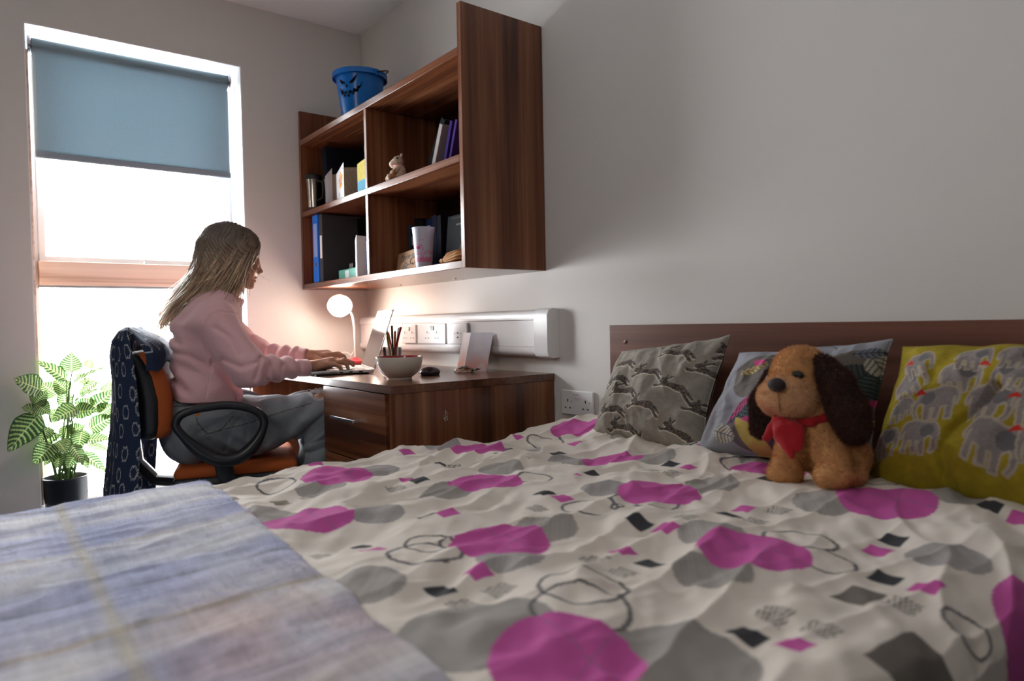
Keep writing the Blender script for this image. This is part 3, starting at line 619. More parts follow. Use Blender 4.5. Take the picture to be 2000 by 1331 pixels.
for nme, c, bx_, by, tx, ty_, L_ in pens:
    b0 = np.array([tc_[0]-.5*tx, tc_[1]+by*.6, DZ+.0085]); t0 = np.array([tc_[0]+tx*.85+bx_*.6, tc_[1]+by+ty_, DZ+L_])
    pn = empty('pen', b0, label=nme+' pen standing in the glass tumbler on the desk', cat='pen', group='pens in the glass tumbler')
    dv = t0-b0; ln = np.linalg.norm(dv); mb = MB().lathe([(0, 0), (.0012, 0), (.0038, .012), (.0040, ln*.68)], 12, (0, 0, 0), dv)
    mb.build('barrel', mat('pen_'+nme, c, .3), pn); MB().lathe([(.0040, ln*.68), (.0046, ln*.68), (.0046, ln-.002), (.003, ln), (0, ln)], 12, (0, 0, 0), dv).build('cap', mat('pencap_'+nme, tuple(x*.7 for x in c), .3), pn)
# standing photo card
def sky(C, u, v, L):
    n = fbm(n2(u*22, v*22), 4); C[:] = (.70, .66, .72); paint(C, ss(.085, -.01, v+.02*n), (.80, .36, .30)); paint(C, ss(-.1, .35, n)*.6, (.80, .74, .76)); paint(C, ss(.09, .14, v)*.3, (.62, .66, .80))
card('pair of pink cloudy sky photo prints standing against the trunking', DZ, [(.975, -.098), (1.062, -.122), (1.168, -.092)], .145, [sky, sky], name='photo_card', cat='photo card', lean=.25, top=None)
# bag of sweets
sw = empty('sweet_bag', (1.13, -.165, DZ), rz=.15, label='small clear bag of coloured sweets lying in front of the photo card', cat='sweets')
cb = MB(); rs = random.Random(5)
cs = [(.75, .08, .06), (.8, .55, .1), (.75, .3, .1), (.2, .4, .12), (.8, .7, .5), (.6, .05, .1)]
for k in range(46):
    a = rs.random()*6.28; r = math.sqrt(rs.random()); x, y = .036*r*math.cos(a), .024*r*math.sin(a); z = .005+.012*(1-r)*rs.random()
    q = .0042; cb.lathe([(0, -q*.8), (q*.7, -q*.55), (q, 0), (q*.7, q*.55), (0, q*.8)], 8, (x, y, z), col=cs[k % 6])
cb = cb.build('sweets', mat('sweet_sugar', attr=True, rough=.3), sw); cb['kind'] = 'stuff'
def bagf(p): return np.abs(elld(p, (0, 0, .008), (.047, .031, .016))+.003*vn(p*120))-.0003
U, V = np.meshgrid(np.linspace(0, 2*PI, 50), np.linspace(0, 1, 16), indexing='ij'); rr = .048*np.sqrt(V); zz = .0015+.021*(1-V)**.6+.0025*fbm(n2(np.cos(U)*rr*120, np.sin(U)*rr*120, 2.))*(1-V*.5)
MB().grid(np.stack([rr*np.cos(U), rr*.66*np.sin(U), np.maximum(zz, .001)], -1)).grid(np.stack([.044+.022*V, (.006+.02*V)*np.cos(U)*1.0, .004+.01*V+.003*np.sin(U*3)*V], -1)).build('clear_wrap', thin_glass('cellophane', .1, (.95, .95, .95), .1), sw)
# ================================================================== bed
BD = empty('bed', (2.34, -1.0, 0), label='double bed with a low walnut headboard against the wall', cat='bed')
hb = box('headboard', (1.743, -.024, .42), (3.12, -.002, .919), wood('walnut_headboard', 0, (.085, .03, .017), (.15, .055, .034), (.23, .10, .062), .38), BD, .0015)
f = MB()
for x in (1.81, 3.05): f.lathe([(0, -.003), (.006, -.002), (.0065, 0)], 16, (x, -.024, .867), (0, 1, 0))
f.build('bolt_cap', mat('brown_cap', (.12, .045, .03), .4), BD, world=True)
box('bed_base', (1.72, -1.96, .06), (2.95, -.03, .33), mat('base_fabric', (.05, .05, .06), .9), BD, .01)
box('mattress', (1.705, -1.985, .332), (2.965, -.028, .575), mat('mattress_cloth', (.6, .6, .62), .9), BD, .03)
f = MB()
for x in (1.8, 2.87):
    for y in (-1.9, -.1): f.cyl((x, y, 0), (x, y, .06), .025)
f.build('feet', blackp, BD, world=True)
EL, ER, RR = 1.655, 3.005, .065     # duvet edges on the left and right, rounding radius
def wrz(x, y):
    w = .05*fbm(n2(x*2.2, y*2.2, 3.), 3); q = ss(1.6, 2.6, x)
    a = vn(n2((x+w)*26-.1*y*26, (y-w)*4.2, 1.)); b = vn(n2((x+w*1.4)*13+y*5, (y+w)*4.5, 5.)); c = fbm(n2(x*7, y*7, 9.), 4); e = vn(n2((x-w)*30+y*22, (y+w)*16, 2.))
    rid = (1-np.abs(a))**2.2; rid2 = (1-np.abs(b))**2
    z = .0125*(rid-.35)*(1-.5*q)+.013*(rid2-.35)+.018*c+.0042*e
    z = z+.016*np.exp(-((y+.38+.2*c)/.10)**2)*(vn(n2(x*9, y*4, 7.)))
    return z
def topz(x, y): return .602+wrz(x, y)*(1-.68*ss(-1.19, -1.25, y))+(.022+.012*ss(2.1, 1.8, x))*ss(-.55, -.08, y)-.014*ss(-1.18, -1.55, y)-.010*ss(2.85, 3.02, x)-.0*x
def sheet(fx, fy, extra=0, el=EL, er=ER, drop=1.0):
    # flat cloth coordinates -> draped position
    X = fx.copy(); Z = topz(fx, fy)+extra; q = RR*PI/2
    for e, s in ((el, -1), (er, 1)):
        t = (fx-(e-s*RR))*s; m = t > 0
        a = np.clip(t/RR, 0, PI/2); ov = np.clip(t-q, 0, None)
        wav = .012*np.sin(fy*23+s)+.010*vn(n2(fy*9, fy*0, 4.))
        X = np.where(m, (e-s*RR)+s*(RR+extra)*np.sin(a)+s*(wav*ss(0, .15, ov)-.0*ov), X); Z = np.where(m, Z-(RR+extra)*(1-np.cos(a))-ov*.985, Z)
    return X, Z
FX = np.arange(EL-.22, ER+.27, .0026); FY = np.r_[np.arange(-2.03, -1.36, .02), np.arange(-1.36, -.0295, .0026)]
fx, fy = np.meshgrid(FX, FY, indexing='ij'); X, Z = sheet(fx, fy); 
C = np.zeros(fx.shape+(3,))+(.78, .715, .64)
def bp(px, py): p = on(px, py, 2, .602); return p[0], p[1]
PK, DK, GY, RG = (.58, .10, .37), (.045, .045, .052), (.34, .32, .295), (.14, .13, .135)
gd = [(736, 922), (627, 956), (523, 1005), (733, 1003), (871, 964), (715, 1148), (866, 878), (979, 920), (868, 965), (1111, 896), (1140, 906), (1277, 903), (1184, 962), (1391, 956), (1066, 1034), (1000, 1096), (1391, 1052), (1391, 1128), (1018, 881), (1610, 994), (1853, 994), (1850, 1090), (1490, 910), (1190, 805)]
for k, (a, b) in enumerate(gd):
    x, y = bp(a, b); m = np.hypot(fx-x, fy-y) < .051; paint(C, m*.85, GY if k % 3 else (.33, .32, .33)); paint(C, m & (np.sin((fx+fy)*900) > .3), (.33, .31, .29))
for a, b, r in ((930, 1235, .085), (1330, 1288, .075)):
    x, y = bp(a, b); paint(C, np.hypot(fx-x, fy-y) < r, GY)
for a, b, s in ((1818, 1272, .055), (1675, 1159, .03)):
    x, y = bp(a, b); paint(C, (np.abs(fx-x) < s*.7) & (np.abs(fy-y) < s), (.17, .15, .13))
rings = [(1098, 1205, 994), (1194, 1218, 994), (1052, 1228, 1163), (1037, 1231, 1205), (757, 905, 1086), (792, 890, 1062), (1494, 1632, 1057), (1560, 1668, 1095), (1030, 1100, 864), (1409, 1520, 918), (1659, 1750, 957), (1650, 1775, 990), (1850, 1960, 1195), (1012, 1078, 938), (505, 575, 946), (1195, 1325, 985), (860, 930, 1058)]
for a, b, y_ in rings:
    p = np.array(bp(a, y_)); q = np.array(bp(b, y_)); c = (p+q)/2; r = np.linalg.norm(p-q)/2; paint(C, np.abs(np.hypot(fx-c[0], fy-c[1])-r) < .0028, RG)
for x, y in ((1.868, -.992), (2.124, -.783), (2.134, -1.16), (2.444, -.986), (2.423, -.599), (2.121, -.408), (1.818, -.588), (1.788, -.218), (2.724, -.759), (2.739, -.392), (3.045, -.61), (2.78, -1.155), (2.46, -.30), (3.12, -1.0)):
    u, v = fx-x, fy-y; m = np.hypot(u, v) < .077*(1+.03*np.sin(3*np.arctan2(v, u))); paint(C, m, PK)
    for a_ in (.3, 1.5): paint(C, m & (np.abs(u*math.cos(a_)+v*math.sin(a_)-.02) < .0012), (.38, .12, .30))
def sq(L_, col, s=.0168, st=None):
    for a, b in L_:
        x, y = bp(a, b); m = (np.abs(fx-x) < s) & (np.abs(fy-y) < s)
        if st: m = m & (np.sin((fx-x+.35*(fy-y)+8*(fx-x)**2)*1150) > -.1)
        paint(C, m, col)
sq([(619, 912), (728, 1073), (1015, 858), (1122, 872), (1126, 935), (1096, 979), (874, 1015), (1380, 895), (1341, 922), (1301, 1041), (1215, 1079), (933, 1122), (1453, 995), (489, 938), (801, 943), (796, 891), (1716, 1065), (1806, 1146), (1995, 1028), (1549, 1259), (1539, 952)], PK)
sq([(858, 917), (819, 947), (838, 1006), (700, 1059), (861, 1149), (991, 856), (1090, 882), (984, 895), (1161, 928), (1310, 914), (1346, 892), (1063, 973), (1251, 1031), (1271, 1097), (1423, 1010), (1746, 1049), (1730, 1120), (1931, 1013), (1463, 1233), (1500, 953), (1925, 981)], DK)
sq([(632, 1076), (606, 969), (775, 956), (892, 914), (1036, 907), (1313, 932), (1271, 926), (1048, 997), (1160, 1097), (1217, 1119), (976, 1146), (901, 1170), (1340, 1025), (1474, 1017), (1520, 999), (1510, 1201), (1600, 1230), (1766, 1172), (1200, 868), (1440, 890)], (.22, .20, .18), .017, True)
sq([(549, 980), (447, 975), (430, 925)], (.26, .23, .19))
fabric = mat('duvet_cotton', attr=True, rough=.85, bump=.25, bscale=700)
o = MB().grid(np.stack([X, fy, Z], -1), C).build('duvet', fabric, angle=180)
tag(o, 'white crumpled duvet printed with pink discs, grey circles and small squares', 'duvet')
del C, X, Z
# plaid throw at the foot
tyE = lambda x: -1.212-.052*(x-1.66)/1.07+.004*np.sin(x*31)
fx, fv = np.meshgrid(np.arange(EL-.26, ER+.3, .004), np.linspace(0, 1, 260), indexing='ij'); fy = tyE(fx)-fv*.86
X, Z = sheet(fx, fy, .0105-.006*np.exp(-fv/.006))
Z += .0015*vn(n2(fx*40, fy*40, 1.)); 
# drape over the foot end
t = np.clip(-1.985-fy, 0, None); a = np.clip(t/.05, 0, PI/2); FYp = np.where(t > 0, -1.985-.05*np.sin(a), fy); Z = Z-np.where(t > 0, .05*(1-np.cos(a))+np.clip(t-.0785, 0, None), 0)
n3 = fbm(n2(fx*170, fy*7, 6.), 3)+.6*fbm(n2(fx*9, fy*190, 2.), 2); n = fbm(n2(fx*5, fy*5, 3.), 4); n_ = fbm(n2(fx*30, fy*120, 8.), 3); C = np.zeros(fx.shape+(3,))
LB, LV, CR = np.array((.62, .69, .86)), np.array((.37, .40, .66)), np.array((.90, .89, .90))
bx_ = .5+.5*np.sin(fx*2*PI/.30+.9); by = .5+.5*np.sin(fy*2*PI/.26+2.2)
w = np.clip(.10+.80*ss(.2, .8, bx_)+.34*(by-.5)+.30*n, 0, 1); C[:] = LV*(1-w)[..., None]+CR*w[..., None]; paint(C, np.clip(.5-.9*n, 0, 1)*.4, LB)
wm = ss(2.05, 2.9, fx)*.8; paint(C, wm*(.5+.5*n), (.50, .42, .38)); paint(C, np.clip(n*2-.55, 0, 1)*ss(2.1, 2.4, fx)*.5, (.62, .32, .27))
for x_, w_, c, al in ((2.055, .006, (.52, .45, .34), .6), (2.272, .0055, (.17, .18, .24), .5), (2.425, .008, (.60, .47, .24), .75), (2.39, .05, (.20, .21, .40), .45), (1.86, .03, (.26, .28, .47), .5), (2.13, .035, (.27, .28, .46), .45), (2.62, .006, (.2, .2, .26), .4), (2.78, .06, (.25, .25, .40), .5), (1.74, .004, (.5, .48, .38), .5), (2.95, .007, (.6, .47, .24), .6), (1.95, .004, (.3, .31, .4), .5)):
    paint(C, np.exp(-((fx-x_+.004*n)/w_)**2)*min(1, al*1.35)*(.85+.4*n_), c)
for y_, w_, c, al in ((-1.485, .009, (.62, .52, .27), .75), (-1.46, .05, (.3, .36, .52), .4), (-1.75, .01, (.62, .52, .27), .6), (-1.62, .05, (.24, .26, .46), .45), (-1.33, .03, (.52, .55, .66), .4)):
    paint(C, np.exp(-((fy-y_+.003*n)/w_)**2)*al*(.8+.4*n_), c)
C *= (1+.20*n3)[..., None]; C = np.clip(C, 0, .9); mb = MB().grid(np.stack([X, FYp, Z], -1), C)
rg = np.random.default_rng(2); N_ = 26000; i0 = rg.integers(0, fx.shape[0]-1, N_); j0 = (rg.random(N_)**1.5*(fx.shape[1]-60)).astype(int)
P = np.stack([X, FYp, Z], -1)[i0, j0]; cc = C[i0, j0]; d = rg.normal(size=(N_, 3))*(.6, .6, .5)+(0, 0, .8); d /= np.linalg.norm(d, axis=1)[:, None]; s_ = np.cross(d, rg.normal(size=(N_, 3))); s_ /= np.linalg.norm(s_, axis=1)[:, None]
L_ = (.003+.004*rg.random(N_))[:, None]
tri = np.stack([P-s_*.0002, P+s_*.0002, P+d*L_], 1).reshape(-1, 3); mb.add(tri, np.arange(3*N_).reshape(-1, 3), np.repeat(cc, 3, 0))
o = mb.build('throw_blanket', mat('brushed_wool', attr=True, rough=1, sheen=.35, bump=.9, bscale=420), angle=180)
tag(o, 'fuzzy pale blue and lilac plaid throw spread across the foot of the bed', 'blanket')
# ================================================================== cushions
def cushion(name, TL, TR, BR, BL, T, paintf, label, bm_=.3, pinch=.06, seed=0., N=230, wr=1.5, bulge=.55, low=0, crease=None):
    TL, TR, BR, BL = [np.array(p, float) for p in (TL, TR, BR, BL)]
    nrm = _n(np.cross(TR-BL, TL-BR)); 
    if nrm[1] > 0: nrm = -nrm
    ctr = (TL+TR+BR+BL)/4; ex, ey = (TR-TL+BR-BL)/2, (TL-BL+TR-BR)/2
    def cuv(px, py, off=T*.42):
        r = RW@np.array([px-1000, py-665.5, FPX]); p0 = ctr+nrm*off; t = (p0-CP)@nrm/(r@nrm); W = CP+r*t-p0
        A = np.stack([ex, ey], 1); s = np.linalg.lstsq(A, W, rcond=None)[0]; return s[0]+.5, s[1]+.5
    u, v = np.meshgrid(np.linspace(0, 1, N), np.linspace(0, 1, N), indexing='ij'); a, b = 2*u-1, 2*v-1
    C = np.zeros(u.shape+(3,)); paintf(C, u, v, cuv, np.linalg.norm(ex), np.linalg.norm(ey))
    ua = .5+(u-.5)*(1-pinch*(1-b*b)); vb = .5+(v-.5)*(1-pinch*(1-a*a))
    P = (BL*((1-ua)*(1-vb))[..., None]+BR*(ua*(1-vb))[..., None]+TL*((1-ua)*vb)[..., None]+TR*(ua*vb)[..., None])
    t = T/2*((1-np.abs(a)**2.6)*(1-np.abs(b)**2.6))**bulge
    t = t*(1-low*b*(1-b*b))
    e = np.minimum(1, 6*np.minimum(1-np.abs(a), 1-np.abs(b)))
    w = wr*e*(.006*fbm(n2(u*5, v*5, seed), 4)+.004*(1-np.abs(vn(n2(u*7+v*3, v*5-u*2, seed+3))))**2+.0035*vn(n2(a*9, b*3, seed+5))*(1-e*.5)*2)
    ed = .005*vn(n2(u*9, v*9, seed+8))
    if crease is not None: w = w+crease(u, v)
    mb = MB(); mb.grid(P+nrm*(t+w+.0006)[..., None]+nrm*ed[..., None], C); Pb = P-nrm*(t*.8+.0006)[..., None]+nrm*ed[..., None]; mb.grid(Pb[::3, ::3], C[::3, ::3])
    hem = np.r_[P[:, 0]+nrm*ed[:, 0, None], (P[-1]+nrm*ed[-1, :, None])[1:], (P[:, -1]+nrm*ed[:, -1, None])[::-1][1:], (P[0]+nrm*ed[0, :, None])[::-1][1:-1]]
    hc_ = np.r_[C[:, 0], C[-1][1:], C[:, -1][::-1][1:], C[0][::-1][1:-1]]
    mb.tube(hem, .0022, 6, closed=True, col=np.repeat(hc_, 6, 0))
    o = mb.build(name, mat(name+'_linen', attr=True, rough=.9, bump=bm_, bscale=900), angle=180); tag(o, label, 'cushion'); return o
hare = [(-.50, -.10), (-.46, -.14), (-.36, -.10), (-.30, -.07), (-.22, -.06), (-.05, -.04), (.12, -.07), (.22, -.06), (.30, -.12), (.42, -.24), (.48, -.27), (.50, -.22), (.42, -.13), (.36, -.04), (.44, -.12), (.51, -.17), (.54, -.13), (.44, -.02), (.34, .05), (.28, .10), (.15, .10), (-.02, .08), (-.14, .07), (-.18, .13), (-.06, .24), (-.10, .26), (-.20, .18), (-.22, .26), (-.26, .25), (-.27, .16), (-.36, .12), (-.40, .05), (-.36, .01), (-.28, .01), (-.36, -.05), (-.50, -.06)]
def hares(C, u, v, cuv, wx, wy):
    C[:] = (.30, .272, .232); k = .93+.14*fbm(n2(u*60, v*60, 2.), 2); C *= k[..., None]
    nz = vn(n2(u*170, v*170, 4.)); L_ = .29
    cs = [(1218, 712, 9), (1322, 688, 0), (1425, 688, -12), (1270, 729, 3), (1377, 720, -14), (1202, 745, 8), (1220, 768, 4), (1318, 756, -10), (1430, 755, -2), (1258, 795, -4), (1362, 794, -14), (1190, 806, 8), (1205, 836, -2), (1310, 838, -16), (1420, 836, -4), (1412, 665, 30), (1240, 862, 0), (1345, 868, -6), (1300, 880, -5), (1155, 870, 10)]
    for px, py, an in cs:
        cu, cv = cuv(px, py); a_ = math.radians(-an*.0+0); x, y = (u-cu)*wx/(L_*wx), (v-cv)*wy/(L_*wx)
        ca, sa_ = math.cos(math.radians(an)), math.sin(math.radians(an)); x, y = x*ca+y*sa_, -x*sa_+y*ca
        mk = (np.abs(x) < .62) & (np.abs(y) < .4); xs, ys = x[mk], y[mk]
        if not mk.any(): continue
        S_ = C[mk]; paint(S_, inpoly(xs, ys+.028, hare)*.9, (.62, .55, .44)); ip = inpoly(xs, ys, hare); paint(S_, ip, (.055, .045, .04)); paint(S_, ip & (nz[mk] > .15), (.17, .14, .11)); C[mk] = S_
cushion('cushion', (1.845, -.075, .838), (2.238, -.10, .888), (2.215, -.20, .603), (1.868, -.235, .598), .15, hares, 'grey linen cushion printed with running hares, leftmost of the three cushions', seed=1.).name = 'hare_cushion'
def leaf(C, u, v, ou, ov, ln, wd, an, col, vein=None, half=None, wx=1, wy=1):
    x, y = (u-ou)*wx, (v-ov)*wy; c, s = math.cos(an), math.sin(an); x, y = x*c+y*s, -x*s+y*c
    m = (np.abs(x) < ln) & (np.abs(y) < wd*(1-(x/ln)**2)); paint(C, m, col)
    if half: paint(C, m & (y > wd*.25*(1-(x/ln)**2)), half)
    if vein: paint(C, m & ((np.abs(y) < .0012) | (np.sin((x-np.abs(y)*.7)*620) > .55)), vein)
def leaves(C, u, v, cuv, wx, wy):
    C[:] = (.29, .295, .33); W_ = dict(wx=wx, wy=wy)
    def at_(px, py): return cuv(px, py)
    a = at_(1672, 742); paint(C, np.hypot((u-a[0])*wx, (v-a[1])*wy) < .075, (.15, .125, .11))
    a = at_(1474, 730); paint(C, np.hypot((u-a[0])*wx, (v-a[1])*wy) < .062, (.16, .14, .13))
    a = at_(1478, 830); paint(C, np.hypot((u-a[0])*wx*.8, (v-a[1])*wy) < .06, (.15, .125, .13))
    leaf(C, u, v, *at_(1470, 718), .038, .014, .45, (.50, .38, .16), (.15, .12, .08), **W_); leaf(C, u, v, *at_(1478, 702), .022, .01, -.2, (.55, .07, .22), **W_)
    leaf(C, u, v, *at_(1452, 806), .045, .028, .75, (.07, .10, .11), (.02, .03, .035), (.50, .06, .2), **W_); leaf(C, u, v, *at_(1462, 828), .04, .012, .1, (.5, .06, .2), **W_)
    leaf(C, u, v, *at_(1408, 850), .034, .02, -.3, (.50, .46, .37), (.12, .12, .14), **W_); leaf(C, u, v, *at_(1464, 862), .075, .02, -.75, (.50, .38, .10), **W_)
    a = at_(1672, 742); leaf(C, u, v, *a, .05, .042, 1.0, (.05, .065, .065), (.015, .02, .02), **W_); paint(C, (np.abs(np.hypot((u-a[0])*wx, (v-a[1])*wy)-.046) < .005) & ((u-a[0])*wx > .008), (.50, .05, .18)); 
    leaf(C, u, v, *at_(1713, 700), .03, .022, -.9, (.42, .38, .30), (.10, .10, .11), **W_); leaf(C, u, v, *at_(1700, 680), .03, .012, .2, (.16, .18, .22), (.05, .05, .06), **W_); leaf(C, u, v, *at_(1545, 680), .04, .02, .2, (.50, .42, .22), **W_); leaf(C, u, v, *at_(1672, 790), .05, .012, -.9, (.38, .29, .12), (.05, .05, .05), **W_)
    a = at_(1600, 690); paint(C, np.abs(np.hypot((u-a[0])*wx, (v-a[1])*wy)-.035) < .0012, (.06, .07, .09))
cushion('cushion', (2.285, -.13, .846), (2.628, -.105, .882), (2.635, -.215, .625), (2.235, -.245, .612), .15, leaves, 'grey cushion with pink, teal and yellow leaf shapes, behind the plush dog', seed=12.).name = 'leaf_cushion'
ele = [(-.50, .00), (-.48, .18), (-.40, .31), (-.18, .38), (.08, .34), (.20, .38), (.36, .36), (.47, .22), (.52, .0), (.50, -.2), (.43, -.34), (.36, -.33), (.42, -.2), (.40, -.03), (.32, .02), (.24, -.06), (.25, -.40), (.12, -.42), (.08, -.14), (.00, -.14), (.05, -.38), (-.08, -.42), (-.14, -.13), (-.24, -.12), (-.22, -.42), (-.35, -.42), (-.38, -.1), (-.41, .08), (-.45, -.1), (-.48, -.08)]
def eles(C, u, v, cuv, wx, wy):
    C[:] = (.36, .27, .012); C *= (.93+.14*fbm(n2(u*50, v*50, 6.), 2))[..., None]
    for px, py, s, an, fl in ((a_[0], a_[1], a_[2]*.68, a_[3], a_[4]) for a_ in ((1762, 742, .105, 35, 1), (1785, 700, .09, 20, 1), (1872, 735, .105, 8, 1), (1900, 690, .09, 0, 1), (1745, 800, .08, 30, -1), (1825, 790, .115, 12, -1), (1940, 794, .125, -8, 1), (1990, 735, .10, 0, -1), (1990, 690, .09, 0, 1), (1788, 860, .105, -2, 1), (1706, 865, .10, 0, 1), (1945, 880, .13, -18, 1), (2050, 800, .12, 0, 1), (2060, 880, .12, 0, -1))):
        cu, cv = cuv(px, py); x, y = (u-cu)*wx/s, (v-cv)*wy/s*.86; ca, sa_ = math.cos(math.radians(an)), math.sin(math.radians(an)); x, y = (x*ca+y*sa_)*fl, -x*sa_+y*ca
        mk = (np.abs(x) < .65) & (np.abs(y) < .55)
        if not mk.any(): continue
        S_ = C[mk]; xs, ys = x[mk], y[mk]; nz = vn(n2(xs*60, ys*60, 1.))
        ip = inpoly(xs, ys, ele); dd = segd(xs, ys, ele, True); paint(S_, dd < .030, (.42, .35, .27)); paint(S_, ip, (.235, .205, .20)); paint(S_, ip & (nz > .2), (.29, .25, .24)); paint(S_, ((xs-.20)/.17)**2+((ys-.14)/.17)**2 < 1, (.15, .14, .145)); paint(S_, ip & (dd < .02), (.40, .34, .28)); C[mk] = S_
    for px, py, sg in ((1766, 699, 1), (1925, 704, -1), (1790, 766, 1), (1995, 782, 1), (1998, 850, 1)):
        cu, cv = cuv(px, py); x, y = (u-cu)*wx*sg, (v-cv)*wy; paint(C, inpoly(x, y, [(-.012, -.006), (.012, -.002), (.002, .008), (-.004, .004)]), (.55, .03, .02))
def crs(u, v):
    d = segd(u, v, [(.50, .62), (.47, .50), (.38, .34), (.36, .20), (.41, .0)]); side = (u-(.36+.16*v) > 0)
    return -.016*np.exp(-(d/.022)**2)+.012*np.exp(-((d-.09)/.08)**2)*side
cushion('cushion', (2.655, -.12, .868), (3.09, -.10, .888), (3.06, -.30, .60), (2.625, -.225, .597), .17, eles, 'mustard yellow cushion with grey elephants, rightmost on the bed', seed=5., low=.2, crease=crs).name = 'elephant_cushion'
# ================================================================== plush dog
def O_(px, py, y): return on(px, py, 1, y)
Dm, Dz, Ms = O_(1563, 722, -.315), O_(1560, 765, -.325), O_(1536, 777, -.365)
ch_, bl_ = O_(1590, 850, -.315), O_(1640, 895, -.265)
def dogf(p):
    d = elld(p, Dm, (.050, .052, .046)); d = sm(d, elld(p, Dz, (.060, .055, .045)), .03)
    d = sm(d, elld(p, Ms, (.056, .046, .040)), .014)
    b = sm(elld(p, ch_, (.054, .050, .070)), elld(p, bl_, (.052, .056, .056)), .03)
    b = sm(b, capd(p, ch_+(0, 0, .03), Dz+(0, .0, -.02), .045, .045), .02)
    for tp, kn, ft in ((O_(1556, 850, -.34), O_(1538, 900, -.365), O_(1532, 925, -.375)), (O_(1612, 860, -.335), O_(1628, 905, -.375), O_(1626, 930, -.395))):
        b = sm(b, capd(p, tp, kn, .034, .026), .014); b = sm(b, elld(p, ft+(0, .002, .0), (.030, .036, .024)), .012)
    b = sm(b, elld(p, O_(1662, 895, -.30), (.030, .048, .042)), .012); b = sm(b, elld(p, O_(1664, 930, -.335), (.022, .036, .02)), .010)
    d = sm(d, b, .012)
    d = d+.0015*vn(p*120)
    seam = np.abs((p-Ms)@_n(np.array([1, .15, 0])))
    return d
tanc, pale = np.array((.62, .33, .135)), np.array((.68, .43, .26))
def dogc(v):
    m = ss(.01, -.012, elld(v, Ms, (.058, .048, .042)))[:, None]; c = tanc*(1-m)+pale*m; q = Ms+np.array([-.015, -.035, -.028])
    t = np.exp(-(np.linalg.norm(v-q, axis=1)/.016)**2)[:, None]; c = c*(1-t*.8)+np.array((.50, .16, .13))*t*.8
    return c*(1+.10*vn(v*60)[:, None])
def furmesh(f, lo, hi, h, cf, cnt, ln, wd, seed=1, droop=.3, keep=None):
    v, F = iso(f, lo, hi, h); mb = MB().add(v, F.tolist(), cf(v)); r = np.random.default_rng(seed)
    i = r.integers(0, len(v), cnt); P = v[i]; e = .001; n = np.stack([f(P+d)-f(P-d) for d in np.eye(3)*e], 1); n /= np.linalg.norm(n, axis=1)[:, None]+1e-9
    d = n+r.normal(size=n.shape)*.35+np.array([0, 0, -droop]); d /= np.linalg.norm(d, axis=1)[:, None]; s = np.cross(d, r.normal(size=n.shape)); s /= np.linalg.norm(s, axis=1)[:, None]
    L_ = (ln*(.6+.7*r.random(cnt)))[:, None]; T_ = np.stack([P-s*wd-n*.001, P+s*wd-n*.001, P+d*L_], 1).reshape(-1, 3); c = cf(P)*(.8+.4*r.random(cnt))[:, None]
    mb.add(T_, np.arange(3*cnt).reshape(-1, 3), np.repeat(np.clip(c, 0, 1), 3, 0)); return mb
furm = mat('plush_fur', attr=True, rough=.95, sheen=.25)
lo = np.minimum.reduce([Dm, Ms, ch_, bl_])-.12; hi = np.maximum.reduce([Dm, Ms, ch_, bl_])+.12
dog = furmesh(dogf, lo, hi, .0032, dogc, 80000, .0052, .0004).build('plush_dog', furm, angle=180)
tag(dog, 'tan plush dog with brown ears and red scarf sitting on the duvet before the cushions', 'soft toy')
earc = lambda v: np.array((.060, .018, .010))*(1+.3*vn(v*70)[:, None])
for nm_, pts, rad, fl in (('ear', [O_(1606, 712, -.325), O_(1632, 748, -.335), O_(1655, 800, -.345), O_(1668, 838, -.345)], [.018, .026, .031, .026], 1), ('ear', [O_(1510, 735, -.30), O_(1494, 785, -.315), O_(1490, 835, -.325)], [.016, .024, .022], 0)):
    pts = [np.array(q) for q in pts]; ef = lambda p, pts=pts, rad=rad: chain(p, pts, rad, .01)+.0025*vn(p*80)
    l_ = np.min(pts, 0)-.06; h_ = np.max(pts, 0)+.06
    eo = furmesh(ef, l_, h_, .0035, earc, 22000, .0085, .0005, 3, .5).build('ear', furm, dog, angle=180, world=True)
tag(bpy.data.objects['ear'], 'long dark brown furry ear')
nf = O_(1517, 752, -.412); isobuild('nose', lambda p: elld(p, nf, (.018, .012, .0135))+.0005*vn(p*200), nf-.03, nf+.03, .0016, mat('dog_nose', (.022, .012, .012), .7, sheen=.2), dog)
for q in (O_(1557, 733, -.3665), O_(1508, 738, -.350)): isobuild('eye', lambda p, q=q: elld(p, q, (.0135, .007, .0075)), q-.02, q+.02, .0014, mat('dog_eye', (.008, .006, .006), .4), dog)
MB().tube([O_(1519, 764, -.4155), O_(1521, 785, -.418), O_(1523, 806, -.404)], .0009, 6).build('mouth_seam', mat('seam', (.25, .12, .06), .9), dog)
redc = mat('red_felt', (.38, .006, .012), .9, sheen=.4, bump=.5, bscale=500)
ck = O_(1575, 812, -.32)
def scf(p):
    d = None; P_ = [ck+np.array([.056*math.cos(a), .056*math.sin(a), .006*math.cos(a*2)+.004*math.sin(a)]) for a in np.linspace(0, 2*PI, 15)]
    d = chain(p, P_, [.0085]*15, .004); k0 = O_(1524, 822, -.385)
    d = sm(d, elld(p, k0, (.017, .010, .013)), .006)
    for q1, q2, w in ((O_(1532, 850, -.40), O_(1546, 893, -.412), (.021, .005)), (O_(1512, 838, -.392), O_(1496, 857, -.395), (.014, .007)), (O_(1552, 845, -.392), O_(1556, 872, -.402), (.018, .012))):
        a = k0; n_ = _n(np.array([.35, -.93, 0])); sc = np.eye(3)+np.outer(n_, n_)*1.8
        e = np.minimum(capd(p@sc, a@sc, q1@sc, .012, w[0]), capd(p@sc, q1@sc, q2@sc, w[0], w[1])); d = sm(d, e*.6, .004)
    return d+.0010*vn(p*110)
